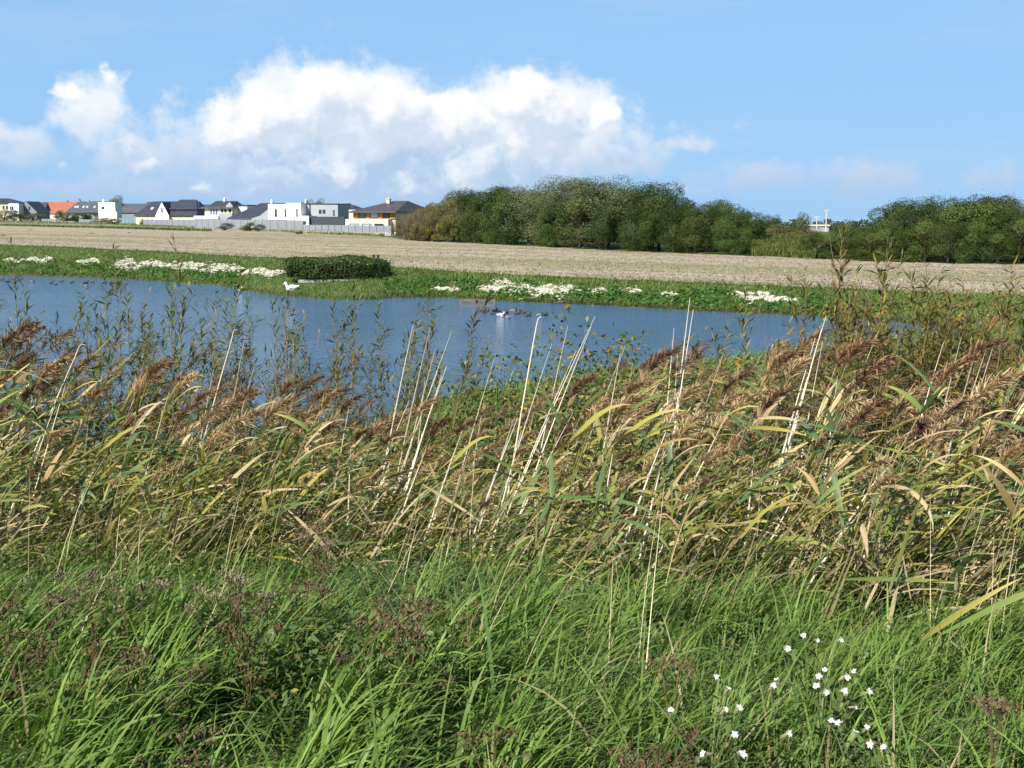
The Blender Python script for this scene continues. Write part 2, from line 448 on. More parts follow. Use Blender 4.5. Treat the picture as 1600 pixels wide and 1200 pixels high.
def field_mat():
    m_, t = new_mat('stubble_field')
    at = t.new('ShaderNodeAttribute', attribute_name='rowpos')   # metres across the drill rows
    at2 = t.new('ShaderNodeAttribute', attribute_name='alongpos')
    cb = t.new('ShaderNodeCombineXYZ'); t.l.new(at2.outputs['Fac'], cb.inputs[0]); t.l.new(at.outputs['Fac'], cb.inputs[1])
    V = cb.outputs[0]
    big = t.noise(t.vm('MULTIPLY', V, (.012, .10, 1)), 1.0, 4, .6)
    med = t.noise(t.vm('MULTIPLY', V, (.12, .9, 1)), 1.0, 5, .7)
    fine = t.noise(t.vm('MULTIPLY', V, (1.2, 4.0, 1)), 1.0, 4, .75)
    c = t.mix(t.ss(med, .3, .7), (.265, .215, .150), (.38, .315, .225))
    c = t.mix(t.ss(fine, .35, .7, 0, .6), c, (.42, .365, .27))
    c = t.mix(t.ss(fine, .5, .3, 0, .5), c, (.19, .14, .09))
    geo = t.new('ShaderNodeNewGeometry')
    spk = t.noise(t.vm('MULTIPLY', geo.outputs['Position'], (1.1, .28, 0)), 1.0, 4, .7)
    c = t.mix(t.ss(spk, .38, .62, 0, .5), c, (.43, .375, .275))
    c = t.mix(t.ss(spk, .52, .30, 0, .5), c, (.20, .165, .10))
    c = t.mix(t.ss(big, .48, .62, 0, .7), c, (.215, .215, .10))
    trk = t.new('ShaderNodeTexWave', wave_type='BANDS', bands_direction='Y'); t.l.new(V, trk.inputs['Vector']); trk.inputs['Scale'].default_value = .042; trk.inputs['Distortion'].default_value = .6
    c = t.mix(t.ss(trk.outputs['Fac'], .90, .985, 0, .5), c, (.17, .15, .085))
    bp = t.new('ShaderNodeBump'); bp.inputs['Strength'].default_value = .7; bp.inputs['Distance'].default_value = .12
    t.l.new(fine, bp.inputs['Height'])
    p = t.new('ShaderNodeBsdfPrincipled'); t.l.new(c, p.inputs['Base Color']); t.l.new(bp.outputs[0], p.inputs['Normal'])
    p.inputs['Roughness'].default_value = .95; p.inputs['Specular IOR Level'].default_value = .1
    o = t.new('ShaderNodeOutputMaterial'); t.l.new(p.outputs[0], o.inputs[0])
    return m_
def water_mat():
    m_, t = new_mat('pond_water')
    ge = t.new('ShaderNodeNewGeometry'); P = ge.outputs['Position']
    n1 = t.noise(t.vm('MULTIPLY', P, (.8, 2.0, 1)), 1.1, 3, .6)
    n2 = t.noise(t.vm('MULTIPLY', P, (1.0, 1.9, 1)), 5.5, 3, .6)
    n3 = t.noise(t.vm('MULTIPLY', P, (.06, .14, 1)), 1.0, 2, .5)
    h = t.m('MULTIPLY', t.m('ADD', t.m('MULTIPLY', n1, .75), t.m('MULTIPLY', n2, .28)), t.ss(n3, .3, .65, .55, 1.25))
    bp = t.new('ShaderNodeBump'); bp.inputs['Strength'].default_value = 1.0; bp.inputs['Distance'].default_value = .30
    t.l.new(h, bp.inputs['Height'])
    p = t.new('ShaderNodeBsdfPrincipled')
    p.inputs['Base Color'].default_value = (.058, .125, .225, 1)
    p.inputs['Roughness'].default_value = .10
    p.inputs['IOR'].default_value = 1.33
    t.l.new(bp.outputs[0], p.inputs['Normal'])
    o = t.new('ShaderNodeOutputMaterial'); t.l.new(p.outputs[0], o.inputs[0])
    return m_
M['ground'], M['field'], M['water'] = ground_mat(), field_mat(), water_mat()

# ------------------------------------------------------------------ where things stand
cp, sp = math.cos(PITCH), math.sin(PITCH)
def ray(px, py):
    u, v = (px - CXP) / FPX, (CYP - py) / FPX
    return u, cp + v * sp, -sp + v * cp
def G(px, py, z=0.0):
    x, y, dz = ray(px, py); k = (z - HC) / dz
    return x * k, y * k, z
def T(px, py=400):
    x, y, _ = ray(px, py); return x / y
def zc_px(px): return np.interp(px, [-400, 0, 600, 1000, 2000], [1.5, 1.3, .95, .8, .75])

far_shore = [(-420, 424), (-100, 427), (0, 430), (200, 437), (340, 446), (372, 453), (430, 462), (520, 468.5), (575, 469), (612, 466), (700, 466), (800, 472), (950, 478), (1100, 487), (1250, 493), (1400, 503), (1500, 514), (1530, 519)]
near_shore = [(-420, 700), (300, 700), (560, 672), (620, 655), (660, 634), (740, 612), (830, 602), (900, 590), (1000, 574), (1100, 568), (1200, 557), (1300, 549), (1400, 537), (1480, 526), (1530, 519)]
crest = [(-420, 374), (0, 383), (300, 397), (450, 405), (610, 419), (800, 431), (950, 438), (1200, 448), (1400, 456), (1600, 466), (2000, 490)]
fedge = [(-420, 343.5), (0, 346), (200, 351), (450, 363.5), (600, 370), (640, 376.5), (800, 384), (950, 392), (1180, 401), (1360, 409), (1480, 413), (1620, 414), (2000, 424)]
def poly(lst, z):
    pts = [G(a, b, z if not callable(z) else float(z(a))) for a, b in lst]
    return np.array([p[0] / p[1] for p in pts]), np.array([p[1] for p in pts])
R2 = poly(far_shore, 0.0); R1 = poly(near_shore, 0.0); R3 = poly(crest, zc_px); R4 = poly(fedge, zc_px)
tz = np.array([T(p, 332) for p in (-400, 0, 600, 1000, 2000)]); zz = np.array([1.5, 1.3, .95, .8, .75])
def height(X, Y):
    X, Y = np.broadcast_arrays(np.asarray(X, float), np.asarray(Y, float))
    t = X / np.maximum(Y, 3.0)
    r1, r2, r3 = (np.interp(t, *q) for q in (R1, R2, R3))
    close = np.clip((-.62 - t) / .12, 0, 1)              # the pond ends left of the picture
    r2 = r2 + (r1 - r2) * close
    open_ = np.clip((r2 - r1) / 3.0, 0, 1)
    zc = np.interp(t, tz, zz)
    near = np.interp(Y, [-60, 4, 6, 8, 11, 14], [2.3, 2.3, 2.12, 1.8, 1.3, .95])
    f = np.clip((Y - 14) / np.maximum(r1 - 14, 1), 0, 1)
    near = np.where(Y > 14, .95 * (1 - f) ** 1.15, near)
    dep = -np.clip(np.minimum(Y - r1, r2 - Y) * .35, 0, .9)
    g_ = np.clip((Y - r2) / np.maximum(r3 - r2, .5), 0, 1)
    bank = zc * g_ ** .75
    z = np.where(Y <= r1, near, np.where(Y < r2, dep, bank))
    z = z - .0085 * np.clip(Y - np.interp(t, *R4) - 30, 0, None)
    low = np.exp(-((Y - r1) / 4.0) ** 2) * .22 * (1 - open_)
    z = z + low + .03 * np.sin(X * 1.7 + .6 * Y) * np.sin(Y * 1.3 - .4 * X) * (Y > r2 + .3)
    return z
def H1(x, y): return float(height(np.array([x]), np.array([y]))[0])
def onray(px, Y, py=600):
    """point on the ground at forward distance Y in the direction of picture column px"""
    x = T(px, py) * Y
    return (x, Y, H1(x, Y))

ys = np.concatenate([np.arange(-40, 2, 2.0), np.arange(2, 40, .5), np.arange(40, 150, .6), np.geomspace(150, 6000, 60)])
ts = np.concatenate([np.linspace(-2.5, -.62, 26), np.linspace(-.6, .6, 190), np.linspace(.62, 2.5, 26)])
X = ts[None, :] * np.sqrt(ys[:, None] ** 2 + 36); Y = np.broadcast_to(ys[:, None], X.shape)
Z = height(X, Y)
nr, nc = X.shape
ii = (np.arange(nr - 1)[:, None] * nc + np.arange(nc - 1)[None]).ravel()
GF = np.stack([ii, ii + 1, ii + nc + 1, ii + nc], -1)
ground = mk_obj('ground', mk_mesh('ground', np.stack([X, Y, Z], -1).reshape(-1, 3), GF, M['ground'], smooth=True))
tag(ground, kind='structure')

# field: from the crest of the bank to the far hedges and fences
tf = np.linspace(-.75, .75, 220); vf = np.linspace(0, 1, 60) ** 1.6
a3, a4 = np.interp(tf, *R3), np.interp(tf, *R4)
Yf = (a3 + .2)[None] + (a4 - a3 - .2)[None] * vf[:, None]
Xf = Yf * tf[None]
Zf = height(Xf, Yf) + .035
me = mk_mesh('field', np.stack([Xf, Yf, Zf], -1).reshape(-1, 3), (lambda n, k: np.stack([k, k + 1, k + n + 1, k + n], -1))(220, (np.arange(59)[:, None] * 220 + np.arange(219)[None]).ravel()), M['field'], smooth=True)
rd = np.array([math.cos(R(-38)), math.sin(R(-38))])          # drill rows run along the bank
for nm, q in (('rowpos', -Xf * rd[1] + Yf * rd[0]), ('alongpos', Xf * rd[0] + Yf * rd[1])):
    a_ = me.attributes.new(nm, 'FLOAT', 'POINT'); a_.data.foreach_set('value', q.ravel().astype(np.float32))
tag(mk_obj('field', me), kind='structure')

n = 46000; tq = rng.uniform(-.42, .42, n); q3, q4 = np.interp(tq, *R3) + .3, np.interp(tq, *R4)
yq_ = q3 + (np.minimum(q4, 190) - q3).clip(0) * rng.random(n) ** 1.5
p = np.stack([tq * yq_, yq_, height(tq * yq_, yq_) + .03], -1)
V, F, sv_ = ribbons(p, rng.uniform(-3.1, 3.1, n), rng.uniform(.03, .09, n), rng.uniform(.06, .26, n), rng.uniform(.2, 1.2, n), rng.uniform(0, .5, n), 1)
c = lerp((.20, .165, .11), (.44, .38, .28), rng.random((n, 1))); gq = rng.random(n) < .10; c[gq] = (.13, .17, .05)
tag(mk_obj('stubble', mk_mesh('stubble', V, F, M['bank_leaf'], np.repeat(c, 4, 0))), 'straw-coloured stubble standing on the field', 'stubble', kind='stuff')

# water
wx = np.linspace(-75, 40, 24); wy = np.linspace(15, 112, 20)
wX, wY = np.meshgrid(wx, wy)
wi = (np.arange(19)[:, None] * 24 + np.arange(23)[None]).ravel()
tag(mk_obj('water', mk_mesh('water', np.stack([wX, wY, wX * 0], -1).reshape(-1, 3), np.stack([wi, wi + 1, wi + 25, wi + 24], -1), M['water'], smooth=True)), kind='structure')

# green strips of volunteer growth left across the stubble
def strip(lst_a, lst_b, n, hgt, c0, c1, name, label):
    pa, pb = np.array([G(a, b, float(zc_px(a))) for a, b in lst_a]), np.array([G(a, b, float(zc_px(a))) for a, b in lst_b])
    k = rng.random(n) * (len(pa) - 1); i = k.astype(int); f = (k - i)[:, None]
    A = pa[i] + (pa[i + 1] - pa[i]) * f; B = pb[i] + (pb[i + 1] - pb[i]) * f
    p = A + (B - A) * rng.random((n, 1)); p[:, 2] = height(p[:, 0], p[:, 1]) + .03
    V, F, s = ribbons(p, rng.normal(0, 1.5, n), hgt * rng.uniform(.5, 1.2, n), hgt * .25, rng.uniform(0, .5, n), rng.uniform(.2, .9, n), 2)
    c = np.repeat(lerp(c0, c1, rng.random((n, 1))), 6, 0)
    tag(mk_obj(name, mk_mesh(name, V, F, M['bank_leaf'], c)), label, 'grass', kind='stuff')
strip([(-60, 352), (150, 357), (330, 362.5)], [(-60, 350.5), (150, 355.3), (330, 360.5)], 5000, .45, (.05, .10, .02), (.10, .15, .04), 'grass_strip', 'thin dark green strip of grass crossing the stubble field')
strip([(-60, 348.5), (180, 352.5), (400, 361), (600, 371)], [(-60, 343.5), (180, 349.5), (400, 358.5), (600, 367)], 9000, .4, (.08, .14, .03), (.20, .21, .08), 'grass_verge', 'rough grass verge between the field and the houses')

# ------------------------------------------------------------------ far bank: turf, leafy plants, chalk
def bank_points(n, p0, p1, f0, f1):
    px = rng.uniform(p0, p1, n); t = (px - 800) / FPX * .995
    a, b = np.interp(t, *R2), np.interp(t, *R3)
    y = a + (b - a) * rng.uniform(f0, f1, n); x = t * y
    return np.stack([x, y, height(x, y)], -1), px

p, px = bank_points(70000, -120, 1750, .02, 1.03)
n = len(p)
hg = rng.uniform(.08, .22, n)
V, F, s = ribbons(p, rng.normal(0, 1.4, n), hg, .035, rng.uniform(0, .5, n), rng.uniform(.2, 1.0, n), 2)
patch = .5 + .5 * np.sin(p[:, 0] * .5 + 2 * np.sin(p[:, 1] * .3))
c = lerp((.075, .130, .024), (.150, .205, .045), np.clip(.5 * patch + .6 * rng.random(n), 0, 1)[:, None])
tag(mk_obj('bank_grass', mk_mesh('bank_grass', V, F, M['bank_leaf'], np.repeat(c, 6, 0))), 'short green turf on the bank beyond the water', 'grass', kind='stuff')

chalk_px = [(20, 408, 26, 5), (62, 407, 34, 8), (137, 410, 30, 8), (198, 415, 34, 16), (243, 414, 40, 10), (290, 417, 48, 11), (345, 421, 56, 12), (412, 427, 58, 10),
            (690, 453, 16, 5), (707, 453, 12, 5), (782, 450, 52, 16), (826, 456, 40, 15), (870, 456, 42, 22), (936, 457, 18, 8), (990, 456, 22, 8), (1047, 462, 16, 7),
            (1165, 461, 22, 6), (1188, 466, 40, 13), (1226, 470, 40, 6)]
def spot(px_, py_):
    """the point of the sloping far bank seen at a picture position"""
    t = (px_ - 800) / FPX * .995
    a, b = np.interp(t, *R2), np.interp(t, *R3)
    yy = np.linspace(a, b, 80); xx = t * yy; zz_ = height(xx, yy)
    pr = np.array([proj(x, y, z)[1] for x, y, z in zip(xx, yy, zz_)])
    k = int(np.argmin(abs(pr - py_)))
    return xx[k], yy[k], zz_[k]
def proj(x, y, z):
    d = (z - HC); f = y * cp - d * sp; v = y * sp + d * cp
    return CXP + FPX * x / f, CYP - FPX * v / f
chalk_at = []
sides_words = ['at the left edge of the picture', 'second from the left edge', 'third from the left edge', 'with a pointed lower end left of the long band',
               'at the left end of the long band', 'in the middle of the long band', 'near the hedged hide end of the long band', 'right beside the hedged hide',
               'small, just left of the floating cage', 'tiny, next to the floating cage', 'broad, right behind the floating cage', 'in the middle of three broad ones',
               'largest, right of three broad ones', 'small, just right of the three broad ones', 'small, halfway along the right bank', 'tiny, before the long green stretch',
               'narrow upper tip on the far right', 'wedge-shaped on the far right', 'long and thin at the far right']
for i, (a, b, wd, ht) in enumerate(chalk_px):
    wd *= 1.15; ht *= .92; x, y, z = spot(a, b)
    chalk_at.append((x, y, wd * y / FPX / 2 + .2))
    P = Parts(); k = int(60 + wd * ht * .75)
    for j in range(k):
        rr = rng.uniform(-1, 1, 2) if rng.random() < .7 else rng.normal(0, .75, 2); rr[1] *= (1 - .7 * min(1, abs(rr[0])) ** 2); rr[1] += .35 * math.sin(rr[0] * 3.1 + i * 1.7)
        fu, fv = rr[0] * .95, rr[1] * .95
        qx, qy, qz = spot(a + fu * wd * .52, b + fv * ht * .55 + 1.5 * math.sin(fu * 5 + i))
        sz = rng.uniform(.03, .12)
        V, F = ICO0
        V = V * (1 + rng.normal(0, .18, (12, 1))) * (sz, sz * rng.uniform(.7, 1.3), sz * rng.uniform(.2, .42))
        an = rng.uniform(0, 6.3); V = np.stack([V[:, 0] * np.cos(an) - V[:, 1] * np.sin(an), V[:, 0] * np.sin(an) + V[:, 1] * np.cos(an), V[:, 2]], -1)
        P.add(V + (qx, qy, qz + .05 + rng.uniform(-.04, .04)), F)
    o = mk_obj('chalk_rubble', P.mesh('chalk_rubble', M['chalk']))
    tag(o, 'patch of white chalk rubble on the far bank, ' + sides_words[i], 'rubble', 'patches of white chalk on the far bank')

# leafy plants along the water's edge, thinner where the chalk shows
def leafy(n0, p0, p1, f0, f1, hmax):
    c0, px = bank_points(n0, p0, p1, f0, f1)
    keep = np.ones(n0, bool)
    for (cx, cy, rr) in chalk_at:
        keep &= ~((abs(c0[:, 0] - cx) < rr * .95) & (abs(c0[:, 1] - cy) < 1.6) & (c0[:, 1] > cy - .8) & (rng.random(n0) < .78))
    c0 = c0[keep]; k = len(c0)
    hh = rng.uniform(.12, hmax, k)
    V_, F_, C_ = [], [], []; base = 0
    per = 26
    cen = np.repeat(c0, per, 0); hr = np.repeat(hh, per)
    d = rng.normal(size=(k * per, 3)); d /= np.linalg.norm(d, axis=1, keepdims=True); d[:, 2] = abs(d[:, 2])
    pos = cen + d * np.stack([hr * .8, hr * .8, hr], -1) * rng.uniform(.6, 1.05, (k * per, 1))
    V, F = cards(pos, d + rng.normal(0, .35, d.shape) + (0, 0, .5), rng.uniform(.07, .16, k * per), .8)
    cc = lerp((.035, .10, .014), (.085, .185, .032), np.clip(np.repeat(rng.random(k) * .6, per) + rng.random(k * per) * .5, 0, 1)[:, None])
    return V, F, np.repeat(cc, 4, 0)
blocks = [leafy(430, -120, 378, .02, .34, .42), leafy(60, -120, 378, .3, .5, .3), leafy(600, 655, 1290, .05, .62, .42), leafy(60, 1290, 1520, .05, .4, .3), leafy(110, 600, 700, .05, .5, .25)]
V = np.concatenate([b[0] for b in blocks]); off = np.cumsum([0] + [len(b[0]) for b in blocks[:-1]])
F = np.concatenate([b[1] + o_ for b, o_ in zip(blocks, off)]); C = np.concatenate([b[2] for b in blocks])
tag(mk_obj('leafy_ground_cover', mk_mesh('leafy_ground_cover', V, F, M['bank_leaf'], C)), 'leafy green plants along the far edge of the water', 'plants', kind='stuff')

# brown waterline mud with a ragged fringe
n = 9000; p, px = bank_points(n, -120, 1540, -.01, .05)
V, F, s = ribbons(p, rng.normal(0, 1.4, n), rng.uniform(.08, .25, n), .03, rng.uniform(0, .7, n), rng.uniform(.2, 1.0, n), 2)
c = lerp((.13, .11, .05), (.08, .13, .03), rng.random((n, 1)))
tag(mk_obj('shore_fringe', mk_mesh('shore_fringe', V, F, M['bank_leaf'], np.repeat(c, 6, 0))), 'brownish fringe of plants at the far waterline', 'plants', kind='stuff')

# ------------------------------------------------------------------ hedged hide on the point
M['hut_board'] = plain('hut_board', (.035, .034, .032), .8, .2, .3, 5)
M['concrete'] = plain('concrete', (.36, .34, .30), .9, .2, .12, 1.5, bump=.2)
hx, hy, hz = spot(527, 438)
hw_ = 76 * hy / FPX
root = empty('hedged_hide', (hx, hy, hz), R(6)); tag(root, 'low hedge-covered shooting hide on the grassy point by the water', 'hide')
P = Parts(); P.box(-hw_ * .82, hw_ * .60, .0, 2.2, -.1, .80); mk_obj('hut_wall', P.mesh('hut_wall', M['hut_board'], col=False), root)
P = Parts(); P.box(-hw_ * .80, hw_ * .42, -.25, .0, -.1, .05); mk_obj('step', P.mesh('step', M['concrete'], col=False), root)
nL = 17000
u = rng.uniform(-1, 1, (nL, 3)); ax = rng.integers(0, 3, nL); sg = np.sign(rng.normal(size=nL)); u[np.arange(nL), ax] = sg
u = u[(u[:, 2] > -.99)]; nL = len(u)
ln = (np.abs(u) ** 5).sum(1) ** (1 / 5); q = u / ln[:, None]
bump_ = 1 + .09 * np.sin(q[:, 0] * 9) * np.cos(q[:, 1] * 5 + q[:, 2] * 4) + rng.normal(0, .035, nL) + (rng.random(nL) < .06) * rng.uniform(0, .22, nL)
pos = np.stack([q[:, 0] * hw_ * 1.0 * bump_, .95 + q[:, 1] * 1.35 * bump_, .60 + q[:, 2] * .52 * bump_ + .06 * np.sin(q[:, 0] * 4)], -1)
pos[:, 2] -= .16 * np.clip(q[:, 0] - .25, 0, 1)
right = q[:, 0] > .55
pos[right, 2] = pos[right, 2] * 1.08 - .12
V, F = cards(pos, q + rng.normal(0, .5, q.shape), rng.uniform(.06, .13, nL), .7)
cc = lerp((.020, .042, .010), (.075, .11, .024), rng.random((nL, 1)) ** 1.5)
mk_obj('hedge', mk_mesh('hedge', V, F, M['tree_leaf'], np.repeat(cc, 4, 0)), root)
for dx in (.74, .83):
    P = Parts(); P.box(dx * hw_ - .05, dx * hw_ + .05, .3, .42, 0, 1.18); P.box(dx * hw_ - .08, dx * hw_ + .08, .27, .45, 1.18, 1.26)
    mk_obj('post', P.mesh('post', M['hut_board'], col=False), root)

# birds ------------------------------------------------------------
def bird_mesh(body, breast, head, bill, neck=.10, L=.36, up=.16, white=False):
    P = Parts()
    ss_ = np.array([-.56, -.46, -.3, -.1, .12, .3, .42, .47]); rr = np.array([.012, .035, .075, .105, .115, .09, .055, .02])
    zz_ = np.array([.10, .085, .06, .045, .04, .05, .07, .085])
    pts = np.stack([ss_ * L, 0 * ss_, zz_ * L / .36], -1)
    cols = np.array([lerp(body, breast, np.clip((x - .1) * 3, 0, 1)) for x in ss_])
    P.tube(pts, rr * L / .36, 8, cols)
    P.tube([(.34 * L, 0, .07 * L / .36), (.44 * L, 0, .05 * L / .36 + neck * .5), (.46 * L, 0, .06 * L / .36 + neck), (.52 * L, 0, .075 * L / .36 + neck * 1.15)], np.array([.05, .034, .034, .03]) * L / .36, 7, lerp(breast, head, np.array([[.2], [.8], [1], [1]])))
    P.blob((.50 * L, 0, .075 * L / .36 + neck * 1.15), np.array([.05, .04, .042]) * L / .36, head, 1)
    P.tube([(.60 * L, 0, .07 * L / .36 + neck * 1.12), (.70 * L, 0, .06 * L / .36 + neck * 1.1), (.745 * L, 0, .058 * L / .36 + neck * 1.09)], np.array([.018, .016, .004]) * L / .36, 6, bill)
    for sd in (-1, 1):
        P.blob((-.08 * L, sd * .085 * L / .36, .075 * L / .36), np.array([.14, .035, .06]) * L / .36, tuple(x * .8 for x in body), 1)
    return P.mesh('duck', M['bird'], smooth=True)
dk = [bird_mesh((.10, .075, .05), (.13, .09, .06), (.05, .045, .03), (.25, .2, .05)),
      bird_mesh((.24, .22, .20), (.10, .05, .03), (.012, .04, .025), (.4, .35, .08)),
      bird_mesh((.03, .03, .034), (.03, .03, .034), (.02, .02, .022), (.6, .58, .55), neck=.12),
      bird_mesh((.75, .74, .70), (.7, .68, .64), (.6, .58, .52), (.5, .3, .08))]
ducks_r = [(754, 486, 0, 0), (759, 488.5, 2, .4), (766, 491, 0, 3.0), (773, 487, 2, 1.0), (779, 487, 2, 2.0), (782, 493.5, 3, 0), (790, 490, 2, .2), (793, 497, 1, 3.1), (802, 487, 1, 0), (808, 491, 0, .3), (817, 489.5, 0, 2.8), (824, 494, 0, .1), (843, 493.5, 1, .2), (853, 493, 2, 1.3)]
ducks_l = [(3, 438, 0, 0), (12, 441, 2, .3), (24, 440, 0, 3), (32, 438, 0, .2), (50, 441, 1, 0), (80, 443, 2, .2), (86, 445, 0, 3), (95, 441, 0, .1), (112, 442, 0, .5), (134, 447, 1, 3.1), (134, 443, 2, .2), (144, 442, 0, 0), (163, 443, 2, .4)]
names = {0: 'brown', 1: 'grey-backed', 2: 'black', 3: 'white'}
for lst, where, gname in ((ducks_r, 'floating right of the wire cage', 'ducks on the open water by the cage'), (ducks_l, 'floating near the far bank at left', 'ducks along the far bank at left')):
    for i, (a, b, k, hd) in enumerate(lst):
        x, y, _ = G(a, b, 0.0)
        o = mk_obj('duck', dk[k], None, (x, y, -.015)); o.rotation_euler = (0, 0, hd + rng.normal(0, .2)); sc = rng.uniform(.62, .8); o.scale = (sc, sc, sc)
        tag(o, ('small %s duck ' % names[k]) + where, 'duck', gname)
gm = bird_mesh((.82, .81, .78), (.82, .81, .78), (.8, .78, .74), (.7, .35, .08), neck=.2, L=.62)
gx, gy, gz = spot(456, 453)
o = mk_obj('goose', gm, None, (gx, gy, gz + .0)); o.rotation_euler = (0, .12, R(172)); tag(o, 'white goose resting on the grassy point before the hide', 'goose')
x, y, _ = G(375, 455, 0); o = mk_obj('goose', gm, None, (x, y, -.02)); o.rotation_euler = (0, 0, R(70)); o.scale = (.55,) * 3
tag(o, 'small white bird swimming left of the grassy point', 'goose')

# floating cage
M['cage'] = plain('cage_wood', (.17, .14, .125), .8, .2, .3, 6)
M['cage_bar'] = plain('cage_bar', (.10, .09, .09), .6, .4, .2, 6)
x, y, _ = G(746, 477, 0)
cw = 52 * y / FPX
root = empty('floating_cage', (x, y, 0), R(-4)); tag(root, 'low wooden wire cage floating near the far bank', 'cage')
for yy_ in (-.3, .45):
    P = Parts(); P.box(-cw / 2, cw / 2, yy_ - .015, yy_ + .015, .20, .225); mk_obj('rail', P.mesh('rail', M['cage'], col=False), root)
    P = Parts(); P.box(-cw / 2, cw / 2, yy_ - .035, yy_ + .035, -.06, .015); mk_obj('float', P.mesh('float', M['cage'], col=False), root)
    P = Parts()
    for k in range(42):
        xx = -cw / 2 + cw * (k + .5) / 42; P.box(xx - .006, xx + .006, yy_ - .006, yy_ + .006, .015, .20)
    for k in range(3): P.box(-cw / 2, cw / 2, yy_ - .009, yy_ + .004, .07 + .045 * k, .078 + .045 * k)
    tag(mk_obj('wire_mesh', P.mesh('wire_mesh', M['cage_bar'], col=False), root), kind='stuff')
for xx in (-cw / 2, -cw * .13, cw / 2):
    for yy_ in (-.3, .45):
        P = Parts(); P.box(xx - .022, xx + .022, yy_ - .025, yy_ + .025, -.1, .26); mk_obj('corner_post', P.mesh('corner_post', M['cage'], col=False), root)

# ------------------------------------------------------------------ houses across the field
HM = {}
for k_, c_ in dict(white=(.80, .79, .76), cream=(.70, .63, .45), grey=(.34, .36, .38), midgrey=(.22, .24, .265), beige=(.52, .46, .38), lilac=(.42, .47, .75), charcoal=(.060, .066, .080), stone=(.62, .54, .43)).items():
    HM[k_] = plain('render_' + k_, c_, .85, .2, .05, .8)
for k_, c_ in dict(slate=(.045, .050, .068), slate2=(.080, .085, .10), tile=(.33, .115, .07), brown=(.075, .062, .062)).items():
    HM[k_] = roof_mat('roof_' + k_, c_)
HM['wood'] = plain('cladding', (.42, .20, .06), .6, .3, .2, 3)
HM['glass'] = plain('window_glass', (.03, .035, .045), .08, .6, .2, .5)
HM['blueglass'] = plain('blue_window_glass', (.09, .13, .22), .1, .6, .2, .5)
HM['paleglass'] = plain('roof_window_glass', (.42, .50, .60), .15, .6, .1, .5)
HM['frame'] = plain('window_frame', (.62, .61, .58), .5, .4, .05, 3)
HM['dark'] = plain('dark_frame', (.05, .05, .055), .5, .4, .1, 3)

